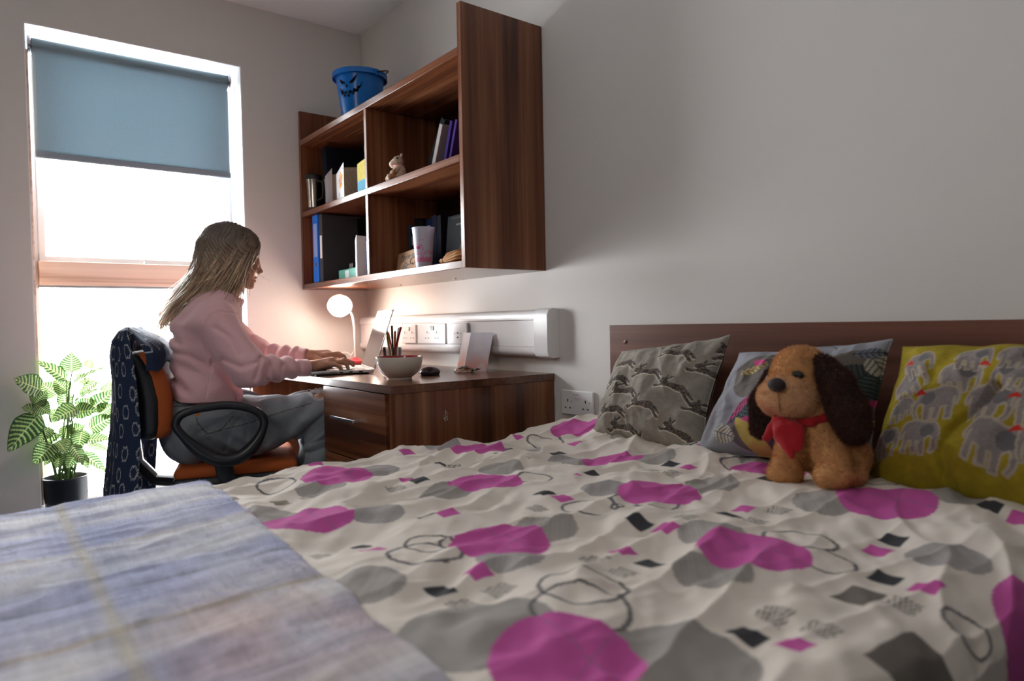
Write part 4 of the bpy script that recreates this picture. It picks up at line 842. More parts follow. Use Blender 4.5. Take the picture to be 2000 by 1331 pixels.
isobuild('scarf', scf, ck-np.array([.12, .12, .12]), ck+np.array([.1, .1, .06]), .0022, redc, dog)
# ================================================================== chair, shawl, person (shared turned frame: x = her right, y = forwards)
PO = np.array([.62, -.95, 0.]); PT = math.radians(17); RVv = np.array([math.cos(PT), -math.sin(PT), 0]); FWv = np.array([math.sin(PT), math.cos(PT), 0])
def PL(px, py, r):
    D_ = RW@np.array([px-1000, py-665.5, FPX]); t = (r-(CP-PO)@RVv)/(D_@RVv); W_ = CP+D_*t; return np.array([r, (W_-PO)@FWv, W_[2]])
CH = empty('office_chair', PO, -PT, label='orange and black swivel office chair with looped armrests at the desk', cat='chair')
orange = mat('orange_fabric', (.42, .085, .012), .75, bump=.5, bscale=900); blk = blackp
def seatf(p): q = p-np.array([0, .105, .444]); d = np.stack([np.abs(q[:, 0])-.195, np.abs(q[:, 1])-.178, np.abs(q[:, 2]-.006)-.0], 1); return np.linalg.norm(np.maximum(d, 0), axis=1)+np.minimum(d.max(1), 0)-.020
isobuild('seat', seatf, (-.27, -.15, .38), (.27, .36, .53), .007, orange, CH)
MB().box((-.218, -.098, .368), (.218, .318, .440)).build('seat_pan', blk, CH, bevel=.022, seg=3)
def backf(p):
    z = p[:, 2]; s0 = np.interp(z, [.50, .56, .62, .70, .78, .88], [-.150, -.137, -.128, -.127, -.143, -.190]); 
    q = np.stack([np.abs(p[:, 0])-.165, np.abs(z-.715)-.115, np.abs(p[:, 1]-s0+.9*p[:, 0]**2*0)-.004], 1); return np.linalg.norm(np.maximum(q, 0), axis=1)+np.minimum(q.max(1), 0)-.030
isobuild('backrest', backf, (-.26, -.30, .5), (.26, -.05, .92), .007, orange, CH)
isobuild('back_shell', lambda p: backf((p+np.array([0, .030, 0]))/np.array([1.05, 1, 1.0])), (-.27, -.34, .5), (.27, -.08, .92), .008, blk, CH)
MB().tube([(0, -.225, .68), (0, -.235, .56), (0, -.225, .47), (0, -.17, .405), (0, -.05, .385)], .022, 10, flat=1.6).build('back_bar', blk, CH)
al = [(372, 803), (405, 796), (440, 792), (475, 795), (503, 805), (516, 822), (510, 848), (493, 874), (468, 893), (440, 900), (410, 894), (383, 876), (358, 853), (343, 832), (350, 814)]
for sd in (1, -1):
    K = np.array([PL(a, b, .275) for a, b in al]); K[:, 0] = .275*sd
    n_ = 90; ti = np.arange(n_)/n_*len(K); P = []
    for t in ti:
        i = int(t); u = t-i; p0, p1, p2, p3 = [K[(i+k) % len(K)] for k in (-1, 0, 1, 2)]
        P.append(.5*((2*p1)+(-p0+p2)*u+(2*p0-5*p1+4*p2-p3)*u*u+(-p0+3*p1-3*p2+p3)*u**3))
    P = np.array(P); r_ = .0135+.008*ss(.60, .52, P[:, 2])
    MB().tube(P, r_, 12, closed=True).build('armrest', mat('arm_black', (.014, .015, .018), .33), CH)
    MB().tube([(sd*.27, P[:, 1].mean(), P[:, 2].min()+.0), (sd*.24, .07, .44), (sd*.15, .08, .40)], .02, 8, flat=1.5).build('arm_bracket', blk, CH)
MB().cyl((0, .08, .12), (0, .08, .39), .025).build('gas_column', blk, CH)
MB().lathe([(0, 0), (.04, 0), (.045, .02), (.03, .06), (0, .06)], 24, (0, .08, .07)).build('base_hub', blk, CH)
for k in range(5):
    a = k*2*PI/5+.5; e = np.array([.25*math.cos(a), .25*math.sin(a), 0]); c = np.array([0, .08, 0])
    lg = MB().tube([c+(0, 0, .105)+e*.1, c+e*.6+(0, 0, .09), c+e+(0, 0, .07)], [.02, .017, .013], 8).build('base_leg', blk, CH)
    MB().cyl(c+e+np.array([-math.sin(a), math.cos(a), 0])*.018+(0, 0, .0275), c+e-np.array([-math.sin(a), math.cos(a), 0])*.018+(0, 0, .0275), .027).build('castor', blk, lg)
# shawl draped over the backrest
sv = np.linspace(0, 1, 190); su = np.linspace(-1, 1, 300); U, V = np.meshgrid(su, sv, indexing='ij')
zc = [.20, .40, .60, .75, .85, .90, .93, .942]; z = np.interp(V, [0, .27, .54, .74, .87, .935, .975, 1], zc)
hw = np.interp(z, zc, [.245, .245, .24, .235, .228, .215, .195, .165]); dp = np.interp(z, zc, [.115, .115, .11, .100, .085, .065, .035, .008]); s0 = np.interp(z, zc, [-.200, -.195, -.178, -.185, -.195, -.205, -.212, -.216])
an = U*PI/2; ef = lambda c_: np.sign(c_)*np.abs(c_)**.7
fold = .011*np.sin(U*9+1)*ss(.9, .5, z)+.008*vn(n2(U*6, z*3, 2.))+.004*vn(n2(U*18, z*7, 6.))
Xs = (hw+fold*.6)*ef(np.sin(an)); Ys = s0-(dp+fold)*ef(np.cos(an))
G = np.stack([Xs, Ys, z], -1)
def shpat(a, b, C):
    for k in range(-9, 10):
        for j in range(-2, 14):
            ox = k*.062+.031*(j % 2)+.006*math.sin(j*3+k); oz = .16+j*.064+.008*math.sin(k*5+j*2)
            x, y = a-ox, b-oz; m = (np.abs(x) < .03) & (np.abs(y) < .04)
            if not m.any(): continue
            r = np.hypot(x[m]/.0125, y[m]/.021); th = np.arctan2(y[m], x[m]); S_ = C[m]; paint(S_, np.abs(r-(1+.10*np.cos(th*10))) < .11, (.36, .36, .36)); C[m] = S_
NV = (.010, .022, .055)
C = np.zeros(U.shape+(3,))+NV; shpat(U*.36, z, C); mb = MB().grid(G, C)
U2, V2 = np.meshgrid(su, np.linspace(0, 1, 60), indexing='ij'); zf = .942-.128*V2-.02*np.abs(U2)**3+.010*np.sin(U2*7)*V2; hw2 = .165+.060*ss(0, .4, V2); dd = .105*np.sin(np.clip(V2*1.5, 0, 1)*PI/2)
G2 = np.stack([hw2*ef(np.sin(U2*PI/2)), -.216+dd*(.55+.45*np.cos(U2*PI/2)**.5)+.004*vn(n2(U2*9, V2*4, 3.)), zf], -1)
C = np.zeros(U2.shape+(3,))+NV; shpat(G2[..., 0]*1.5, .94+V2*.15, C); mb.grid(G2, C)
shw = mb.build('draped_shawl', mat('navy_cotton', attr=True, rough=.85, bump=.4, bscale=700), angle=180, solid=.004)
shw.location = PO; shw.rotation_euler = (0, 0, -PT); tag(shw, 'navy shawl with pale looped diamond print draped over the back of the office chair', 'shawl')
# ---------------------------------------------------------------- person
def C_(pts): return [PL(*q) for q in pts]
shR, elR, wrR = PL(420, 628, .155), PL(487, 722, .215), PL(598, 719, .085)
shL, elL, wrL = np.array([-.155, shR[1], shR[2]]), np.array([-.235, elR[1]+.03, elR[2]+.03]), PL(598, 697, -.14)
nk0, nk1 = PL(447, 558, 0), PL(423, 612, 0)
sp = [PL(418, 610, 0), PL(405, 650, 0), PL(402, 700, 0), PL(405, 760, 0)]; pel = PL(385, 845, 0)
hipR, kneR, ankR = PL(385, 850, .10), PL(634, 800, .13), np.array([.12, .36, .12])
hipL, kneL, ankL = np.array([-.09, hipR[1], hipR[2]]), np.array([-.10, kneR[1]+.01, kneR[2]-.02]), np.array([-.10, .33, .12])
def torso(p, g):
    d = None
    for s in (-1, 1):
        o = np.array([s, 0, 0.]); e = chain(p, [sp[0]+o*.065, sp[1]+o*.07, sp[2]+o*.055, sp[3]+o*.06], [.085+g, .102+g, .110+g, .118+g], .03); d = e if d is None else sm(d, e, .04)
    d = sm(d, capd(p, shR, shL, .062+g, .062+g), .05); d = sm(d, capd(p, PL(425, 598, 0), sp[1], .06+g, .08+g), .04); return d
def arms(p, g, k=.02):
    a = sm(capd(p, shR, elR, .066+g, .060+g), capd(p, elR, wrR, .056+g, .033+g), .03); b = sm(capd(p, shL, elL, .064+g, .055+g), capd(p, elL, wrL, .050+g, .033+g), .03); return a, b
def legs(p, g):
    d = None
    for h, k, a in ((hipR, kneR, ankR), (hipL, kneL, ankL)):
        e = sm(capd(p, h, k, .098+g, .068+g), capd(p, k, a, .068+g, .052+g), .025); e = sm(e, capd(p, h+np.array([0, .10, -.035]), h+(k-h)*.72+np.array([0, 0, -.030]), .076+g, .060+g), .02); d = e if d is None else sm(d, e, .02)
    d = sm(d, elld(p, pel+np.array([0, -.0, -.005]), (.165+g, .120+g, .108+g)), .03); return d
# head parts
hd = PL(452, 489, 0); 
def headf(p):
    d = elld(p, hd, (.074, .088, .088), RX(-.3)); d = sm(d, elld(p, PL(476, 520, 0), (.060, .055, .073), RX(-.15)), .02)
    for s in (-1, 1):
        d = sm(d, capd(p, PL(452, 546, .046*s), PL(486, 556, .016*s), .017, .015), .02); d = sm(d, elld(p, PL(487, 531, .037*s), (.022, .018, .018)), .015)
        d = sm(d, capd(p, PL(500, 499, .008*s), PL(494, 500, .036*s), .007, .006), .008); d = sub(d, elld(p, PL(503, 509, .030*s), (.014, .010, .009)), .006)
        d = sm(d, elld(p, PL(494, 510, .030*s), (.013, .013, .0115)), .003); d = sm(d, elld(p, PL(504, 533.5, .009*s), (.007, .008, .0055)), .004)
        ear = elld(p, PL(449, 520, .072*s), (.006, .017, .030), RX(.15)); ear = sub(ear, elld(p, PL(450, 518, .080*s), (.006, .010, .019)), .004); d = sm(d, ear, .005)
    d = sm(d, capd(p, PL(501, 507, 0), PL(508.5, 529, 0), .0055, .0065), .008); d = sm(d, elld(p, PL(510, 530.5, 0), (.0075, .0075, .0065)), .004)
    d = sub(d, elld(p, PL(507, 536.5, .0045), (.0028, .005, .0025)), .001)
    d = sm(d, elld(p, PL(498, 543, 0), (.022, .0085, .0048)), .004); d = sm(d, elld(p, PL(496.5, 549.5, 0), (.019, .0085, .0050)), .004); d = sub(d, capd(p, PL(505, 546, .016), PL(505, 546, -.016), .0022, .0022), .002)
    d = sm(d, elld(p, PL(489.5, 557.5, 0), (.019, .0135, .012)), .012); return d
def hand(p, W0, mc, th, up):
    d = capd(p, W0, mc.mean(0) if False else (mc[1, 0]+mc[2, 0])/2, .021, .020, (1, 1, 1)); kc_ = (mc[0, 0]+mc[3, 0])/2
    d = sm(d, capd(p, W0, kc_, .020, .014), .012)
    for q in mc: d = sm(d, capd(p, W0+(q[0]-W0)*.25, q[0], .013, .0110), .010)
    for q in mc: d = sm(d, chain(p, q, [.0095, .0085, .0078, .0068], .003), .004)
    d = sm(d, chain(p, th, [.015, .0115, .0095, .0080], .004), .008); return d
mR = np.array([C_([(646, 708, .022), (668, 705, .014), (680, 706, .010), (690, 709, .008)]), C_([(648, 707, .042), (671, 704, .037), (683, 708, .034), (690, 714, .032)]), C_([(646, 709, .062), (666, 707, .060), (677, 712, .058), (680, 720, .056)]), C_([(640, 712, .080), (655, 712, .082), (664, 717, .082), (667, 724, .080)])])
tR = C_([(616, 719, .055), (634, 722, .022), (648, 724, .008), (659, 725, .004)])
mL = np.array([C_([(638, 693, -.115), (658, 691, -.108), (668, 696, -.105), (672, 703, -.103)]), C_([(640, 692, -.135), (661, 691, -.130), (672, 697, -.128), (676, 705, -.127)]), C_([(638, 693, -.155), (657, 693, -.153), (667, 699, -.152), (670, 706, -.151)]), C_([(633, 695, -.173), (647, 696, -.175), (656, 701, -.176), (659, 708, -.176)])])
tL = C_([(612, 699, -.125), (628, 704, -.100), (640, 708, -.090), (650, 711, -.088)])
def skinf(p):
    d = np.minimum(torso(p, -.028), 9); a, b = arms(p, -.020); d = sm(d, sm(a, b, .0), .01)
    d = sm(d, legs(p, -.013), .01); d = sm(d, capd(p, nk0, nk1, .047, .052), .015); d = sm(d, headf(p), .012)
    d = sm(d, capd(p, wrR+(elR-wrR)*.3, PL(606, 717, .075), .028, .0235), .008); d = sm(d, capd(p, wrL+(elL-wrL)*.3, PL(607, 696, -.145), .028, .0235), .008)
    d = sm(d, hand(p, PL(608, 717, .062), mR, tR, 1), .008); d = sm(d, hand(p, PL(608, 696, -.145), mL, tL, 1), .008)
    for an_ in (ankR, ankL): d = sm(d, capd(p, an_+(0, 0, -.04), an_+(0, .13, -.085), .036, .026), .02)
    return d
SK = np.array((.50, .255, .165))
def skinc(v):
    c = np.tile(SK, (len(v), 1)); k = np.exp(-(np.linalg.norm((v-PL(499, 546, 0))/(.02, .012, .008), axis=1))**2)[:, None]; c = c*(1-.75*k)+np.array((.42, .11, .09))*.75*k
    for s in (-1, 1):
        k = np.exp(-(np.linalg.norm((v-PL(490, 531, .04*s))/.022, axis=1))**2)[:, None]*.25; c = c*(1-k)+np.array((.55, .19, .13))*k
        k = np.exp(-(np.linalg.norm((v-PL(503, 500, .024*s))/(.016, .012, .0035), axis=1))**2)[:, None]*.7; c = c*(1-k)+np.array((.10, .06, .04))*k
        k = np.exp(-(np.linalg.norm((v-PL(501, 513.5, .030*s))/(.012, .012, .0022), axis=1))**2)[:, None]*.8; c = c*(1-k)+np.array((.03, .02, .015))*k
    for q in list(mR[:, 3])+list(mL[:, 3]):
        k = np.exp(-(np.linalg.norm(v-q-np.array([0, .003, .006]), axis=1)/.005)**2)[:, None]*.5; c = c*(1-k)+np.array((.62, .32, .25))*k
    return c*(1+.05*vn(v*40)[:, None])
skinm = mat('skin', attr=True, rough=.5, sub=.25, bump=.15, bscale=500)
v, F = iso(skinf, (-.36, -.30, -.02), (.36, .62, 1.34), .0036)
person = MB().add(v, F.tolist(), skinc(v)).build('person', skinm, angle=180)
person.location = PO; person.rotation_euler = (0, 0, -PT)
tag(person, 'person with long fair hair, pink sweater and ripped jeans typing on the laptop', 'person')
# sweater
seamA = [PL(*q)[1:] for q in ((402, 700, .2), (396, 672, .2), (399, 640, .2), (410, 618, .2), (428, 608, .2), (462, 613, .2))]; seamB = [PL(*q)[1:] for q in ((412, 705, .2), (408, 745, .2), (400, 780, .2))]
def wrink(p, a, b, amp, fr, ph, t0=0., t1=1.):
    ax = _n(b-a); t = (p-a)@ax/np.linalg.norm(b-a); q = (p-a)-((p-a)@ax)[:, None]*ax; an_ = np.arctan2(q[:, 2], q[:, 0])
    return amp*ss(t0-.1, t0+.1, t)*ss(t1+.05, t1-.05, t)*np.sin(t*fr+1.2*np.sin(an_+ph)+1.5*vn(p*14))
TF = [[PL(*q)[1:] for q in g] for g in (((316, 684, 0), (338, 686, 0), (372, 694, .1), (412, 722, .2)), ((316, 722, 0), (334, 728, 0), (352, 748, .1), (362, 762, .1)), ((414, 712, .2), (440, 738, .2), (478, 768, .2)), ((340, 655, 0), (352, 668, 0)))]
SF = [[PL(*q)[1:] for q in g] for g in (((438, 702, .2), (470, 716, .2), (505, 706, .2)), ((498, 738, .2), (504, 718, .2), (508, 700, .2)), ((420, 640, .2), (452, 660, .2), (470, 690, .2)), ((520, 740, .2), (526, 715, .2)), ((548, 738, .2), (550, 716, .2)))]
def grv(p, L_, dep, w):
    r = 0
    for g in L_: r = np.maximum(r, dep*np.exp(-(segd(p[:, 1], p[:, 2], g)/w)**2))
    for g in L_: r = r-dep*.3*np.exp(-(segd(p[:, 1], p[:, 2]+w*2, g)/(w*1.4))**2)
    return r
JF = [[PL(*q)[1:] for q in g] for g in (((468, 800, .1), (432, 815, .1), (398, 836, .1)), ((470, 803, .1), (452, 838, .1), (442, 872, .1)), ((480, 806, .1), (482, 850, .1)), ((625, 806, .1), (585, 846, .1), (530, 882, .1)), ((636, 826, .1), (604, 856, .1), (566, 888, .1)), ((596, 862, .1), (636, 848, .1)), ((600, 880, .1), (632, 868, .1)), ((500, 812, .1), (520, 860, .1)), ((412, 850, .1), (430, 885, .1)))]
def sweaterf(p):
    t = torso(p, .0); a, b = arms(p, 0)
    a = a+wrink(p, elR, wrR, .0050, 26, .5, .15, .85)-.005*vn(p*19)+grv(p, SF, .0075, .009); b = b+wrink(p, elL, wrL, .0065, 30, 1.5, .0, .85)
    t = t+.009*vn(p*np.array([9, 9, 16.])+3)+.005*vn(p*22)+grv(p, TF, .0115, .011)
    l = PL(318, 660, 0); dg = ((p[:, 2]-.83)+.55*(p[:, 1]+.10)); t = t+.009*np.exp(-(dg/.022)**2)*ss(.05, -.03, p[:, 1]); dg2 = ((p[:, 2]-.755)+.8*(p[:, 1]+.09)); t = t+.007*np.exp(-(dg2/.016)**2)*ss(.0, -.06, p[:, 1])
    d = sm(sm(t, a, .022), b, .022)
    d = sm(d, np.abs(capd(p, PL(443, 580, 0), PL(430, 600, 0), .056, .064))-.006, .012)
    # cuffs, hem, neckline
    for W_, E_ in ((wrR, elR), (wrL, elL)):
        n = _n(W_-E_); d = np.maximum(d, np.where(np.linalg.norm(p-W_, axis=1) < .12, (p-W_)@n-.004, -9)); 
    hem = .683+.006*np.sin(p[:, 0]*20)+.0*p[:, 1]; cx = p[:, 1] > .30
    d = np.where(cx, d, np.maximum(d, hem-p[:, 2]-.03*ss(.05, .15, p[:, 1])))
    nn = _n(PL(447, 558, 0)-PL(430, 600, 0)); d = np.maximum(d, np.where(np.linalg.norm(p-PL(443, 580, 0), axis=1) < .11, (p-PL(446, 574, 0))@nn, -9))
    sg = np.minimum(segd(p[:, 1], p[:, 2], seamA), segd(p[:, 1], p[:, 2], seamB)); d = d+np.where(p[:, 0] > .03, .0030*np.exp(-(sg/.0028)**2), 0)
    cu = np.abs((p-wrR)@_n(wrR-elR)+.045); d = d+np.where(np.linalg.norm(p-wrR, axis=1) < .09, .002*np.exp(-(cu/.002)**2), 0)
    return d
isobuild('sweater', sweaterf, (-.36, -.26, .62), (.36, .42, 1.08), .0036, mat('pink_fleece', (.80, .485, .50), .95, sheen=.5, bump=.7, bscale=600, var=.05), person)
# jeans
def jeansf(p):
    d = legs(p, .0); d = sm(d, elld(p, PL(370, 800, 0), (.150, .118, .075)), .03)
    d = d+.006*vn(p*np.array([10, 14, 14.])+9)+.003*vn(p*32)
    d = d+grv(p, JF, .0055, .0065)
    for (h, k) in ((hipR, kneR),):
        f_ = (p[:, 1]-.02)*1.0+(p[:, 2]-.60)*1.5; d = d+.0045*np.exp(-((p[:, 1]-.11)/.09)**2)*np.sin(f_*75+2*vn(p*9))
    f2 = p[:, 2]-p[:, 1]*.75; d = d+.005*ss(.22, .34, p[:, 1])*np.sin(f2*70+2*vn(p*8)) 
    cut = elld(p, kneR+np.array([0.01, -.012, .070]), (.05, .032, .034)); d = sub(d, cut+.004*vn(p*150), .002)
    d = np.maximum(d, .095-p[:, 2]); d = np.maximum(d, p[:, 2]-.72)
    return d
L1 = [PL(*q)[1:] for q in ((424, 841, .2), (470, 832, .2), (520, 815, .2), (575, 798, .2), (612, 789, .2))]; L2 = [PL(*q)[1:] for q in ((378, 806, .2), (386, 828, .2), (404, 848, .2), (430, 842, .2), (455, 815, .2))]; L3 = [PL(*q)[1:] for q in ((322, 800, .2), (360, 797, .2), (400, 790, .2), (440, 786, .2))]
tagp = PL(384, 812, .2)[1:]
def jeansc(v):
    n = fbm(v*12, 4)[:, None]; c = np.array((.20, .22, .24))*(1+.55*n); y, z = v[:, 1], v[:, 2]
    li = ss(.25, .42, y)*ss(.60, .68, z); c = c*(1-.55*li[:, None])+np.array((.42, .42, .46))*.55*li[:, None]
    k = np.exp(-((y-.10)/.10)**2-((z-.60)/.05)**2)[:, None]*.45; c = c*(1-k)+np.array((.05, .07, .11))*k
    s = v[:, 0] > .02
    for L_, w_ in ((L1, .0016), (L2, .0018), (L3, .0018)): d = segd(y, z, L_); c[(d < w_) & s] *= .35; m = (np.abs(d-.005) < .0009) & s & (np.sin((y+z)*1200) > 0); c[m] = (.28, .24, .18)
    c[(np.abs(y-tagp[0]) < .008) & (np.abs(z-tagp[1]) < .006) & s] = (.42, .14, .04)
    f = np.abs(elld(v, kneR+np.array([0.01, -.012, .070]), (.056, .038, .040))); c[f < .006] = (.52, .50, .50); return np.clip(c, 0, 1)
jm = mat('denim', attr=True, rough=.9, bump=.6, bscale=700)
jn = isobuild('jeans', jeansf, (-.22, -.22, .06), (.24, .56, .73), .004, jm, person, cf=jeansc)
fr = MB(); r_ = random.Random(4)
for k in range(90):
    a = r_.random()*2*PI; c = kneR+np.array([.01+.048*math.cos(a), -.012+.034*math.sin(a), .064+.006*r_.random()]); t = r_.gauss(0, .012), r_.gauss(0, .014)
    fr.tube([c, c+np.array([t[0]*.5, t[1]*.6, .007]), c+np.array([t[0], t[1], -.004+.012*r_.random()])], .0007, 4)
fr.build('frayed_threads', mat('white_thread', (.6, .58, .58), .9), jn)
for an_ in (ankR, ankL):
    isobuild('shoe', lambda p, an_=an_: np.maximum(sm(capd(p, an_+(0, -.02, -.055), an_+(0, .15, -.085), .047, .035), capd(p, an_+(0, -.02, -.05), an_+(0, -.01, .0), .046, .046), .02), .002-p[:, 2]), an_-np.array([.08, .12, .13]), an_+np.array([.08, .22, .08]), .005, mat('shoe_canvas', (.6, .6, .6), .8), person)
# hair: fringe of guide curves on both sides, filled volume + strands
GD = [[(504, 466, .012), (499, 486, .050), (488, 508, .066), (478, 530, .072), (471, 552, .070), (464, 576, .058)],
      [(499, 459, .012), (488, 480, .064), (473, 510, .079), (463, 540, .080), (447, 565, .078), (430, 586, .085)],
      [(488, 449, .012), (472, 475, .078), (450, 512, .084), (424, 548, .080), (396, 582, .080), (365, 612, .075)],
      [(470, 441, .010), (446, 470, .078), (422, 512, .082), (393, 553, .075), (360, 592, .070), (330, 632, .062)],
      [(450, 438, .008), (420, 466, .060), (400, 508, .066), (375, 550, .062), (342, 594, .055), (316, 640, .050)],
      [(434, 440, .004), (404, 470, .030), (390, 512, .030), (366, 556, .028), (334, 600, .025), (309, 646, .020)]]
GL = np.array([[PL(*q) for q in g] for g in GD])
def spl(K, t):
    n = len(K)-1; x = np.clip(t, 0, 1)*n; i = np.minimum(x.astype(int), n-1); u = (x-i)[:, None]; g = lambda j: K[np.clip(j, 0, n)]
    p0, p1, p2, p3 = g(i-1), g(i), g(i+1), g(i+2); return .5*(2*p1+(p2-p0)*u+(2*p0-5*p1+4*p2-p3)*u*u+(3*p1-p0-3*p2+p3)*u**3)
def guide(a, side): # a in [0,5]
    i = min(int(a), 4); u = a-i; K = GL[i]*(1-u)+GL[i+1]*u; K = K.copy(); K[:, 0] *= side; return K
def hairf(p):
    d = elld(p, hd+np.array([0, -.012, .012]), (.077, .090, .088), RX(-.3)); d = sub(d, elld(p, PL(500, 530, 0), (.055, .055, .085)), .012)
    for s in (-1, 1):
        for k, (g, r0_, r1_) in enumerate(zip(GL, (.010, .019, .027, .030, .030, .030), (.003, .006, .010, .012, .010, .008))):
            K = g.copy(); K[:, 0] = K[:, 0]*s*.86; tt_ = np.linspace(.12, .80, 7); Q = spl(K, tt_); Q[:, 2] -= .006
            for j in range(6): d = sm(d, capd(p, Q[j], Q[j+1], r0_+(r1_-r0_)*j/6, r0_+(r1_-r0_)*(j+1)/6), .024)
    return d+.0022*np.sin((p[:, 1]*1.0+p[:, 0]*1.3+p[:, 2]*.6)*420+5*vn(p*16))
def hairc(v, t=None):
    t = ss(1.31, 1.0, v[:, 2]) if t is None else t; t = t[:, None]; n = vn(v*np.array([60, 60, 12.]))[:, None]
    return np.clip(np.array((.095, .066, .046))*(1-t)+np.array((.55, .39, .26))*t, 0, 1)*(1+.35*n)
v, F = iso(hairf, (-.13, -.22, .92), (.13, .24, 1.34), .0036); hb_ = MB().add(v, F.tolist(), hairc(v))
rs = np.random.default_rng(11); ALLQ, ALLC, ALLR = [], [], []
for side in (1, -1):
    for k in range(1700 if side == 1 else 900):
        a = rs.random()*5 if rs.random() > .15 else rs.random()*1.2; K = guide(a, side); t1 = .66+.42*rs.random(); tt_ = np.linspace(.0, min(t1, 1), 13); Q = spl(K, tt_)
        off = rs.normal(size=3)*.0065; cl = round(a*7)/7*3.3+side; w = .010*vn(np.stack([tt_*0+cl*4, tt_*5+cl, tt_*0+1], 1))*ss(.1, .6, tt_)+.0025*np.sin(tt_*rs.uniform(6, 18)+rs.random()*6)*tt_; ln = ss(0, .3, tt_)
        Q = Q+off*ln[:, None]*(.5+1.0*tt_[:, None])+np.stack([w, w*.6, w*.3], 1)+(rs.normal(size=3)*.020*(tt_**3)[:, None])*(1 if rs.random() > .12 else 2.4)
        out = _n(Q[4]-hd)*.003*rs.random(); Q += out
        sh_ = rs.uniform(.5, 2.0); c = hairc(Q, np.clip(ss(.02, .8, tt_), 0, 1))*sh_*(1+.45*math.sin(a*23+side)); r_ = .0014*(1-.8*tt_)
        ALLQ.append(Q); ALLC.append(np.clip(c, 0, 1)); ALLR.append(r_)
QQ = np.concatenate(ALLQ); fv_ = hairf(QQ); gr = np.stack([hairf(QQ+d)-hairf(QQ-d) for d in np.eye(3)*.003], 1); gr /= np.linalg.norm(gr, axis=1)[:, None]+1e-9
pu = np.clip(.0004+.0028*rs.random(len(QQ))*0+.0012-fv_, 0, .03); QQ = QQ+gr*pu[:, None]; n_ = len(ALLQ[0])
for i in range(len(ALLQ)):
    q = QQ[i*n_:(i+1)*n_].copy(); q[1:-1] = (q[:-2]+2*q[1:-1]+q[2:])/4; hb_.tube(q, ALLR[i], 3, cap=False, col=np.repeat(ALLC[i], 3, 0), flat=1.8)
for k in range(130):   # stray hairs
    K = guide(1+rs.random()*4, 1 if rs.random() > .3 else -1); tt_ = np.linspace(0, 1, 12); Q = spl(K, tt_)+_n(rs.normal(size=3))*(.018*rs.random())*tt_[:, None]**1.5+np.array([0, 0, .006])*np.sin(tt_*3)[:, None]; hb_.tube(Q, .0004, 3, cap=False, col=np.repeat(hairc(Q, tt_), 3, 0))
hm_ = mat('hair', attr=True, rough=.38, spec=.6); hb_.build('hair', hm_, person, angle=180)
MB().lathe([(0, -.003), (.003, 0), (0, .003)], 10, PL(452, 534, .080)).build('earring', chrome, person)
# ================================================================== potted plant on the sill
pp = np.array([-.035, -1.330, WZ0]); PLT = empty('potted_plant', pp, label='zebra-striped leafy plant in a black pot in the window recess', cat='plant')
MB().lathe([(0, 0), (.066, 0), (.070, .004), (.081, .142), (.083, .145), (.082, .15), (.077, .149), (.074, .125), (0, .125)], 48).build('pot', mat('pot_black', (.016, .020, .026), .35), PLT)
MB().lathe([(0, .128), (.05, .130), (.074, .1255)], 30).build('soil', mat('soil', (.03, .02, .012), .95, bump=1, bscale=200), PLT)
def leafmesh(L_, W_, curl, droop, seed):
    nu, nv = 60, 31; u, v = np.meshgrid(np.linspace(0, 1, nu), np.linspace(-1, 1, nv), indexing='ij')
    w = W_/2*np.sin(PI*np.clip(u, 0, 1)**.72)**.8*(1-.25*u); w = np.maximum(w, .0004)
    x = L_*u; z = -droop*L_*u*u+curl*np.abs(v)**1.5*w+.0025*np.sin(u*26+v*1.0)*np.abs(v); y = v*w
    C = np.zeros(u.shape+(3,))+(.030, .095, .030)
    s = u-.16*np.abs(v)**1.3; vein = np.sin(s*2*PI*9.5) > .42; paint(C, vein & (np.abs(v) < .93)*1, (.46, .58, .22)); paint(C, np.abs(v) < .05, (.50, .60, .25)); paint(C, (np.abs(v) > .95)*.5, (.10, .22, .06))
    return np.stack([x, y, z], -1), C
lm_ = mat('zebra_leaf', attr=True, rough=.35, trans=.3); stm = mat('plant_stem', (.10, .16, .05), .5)
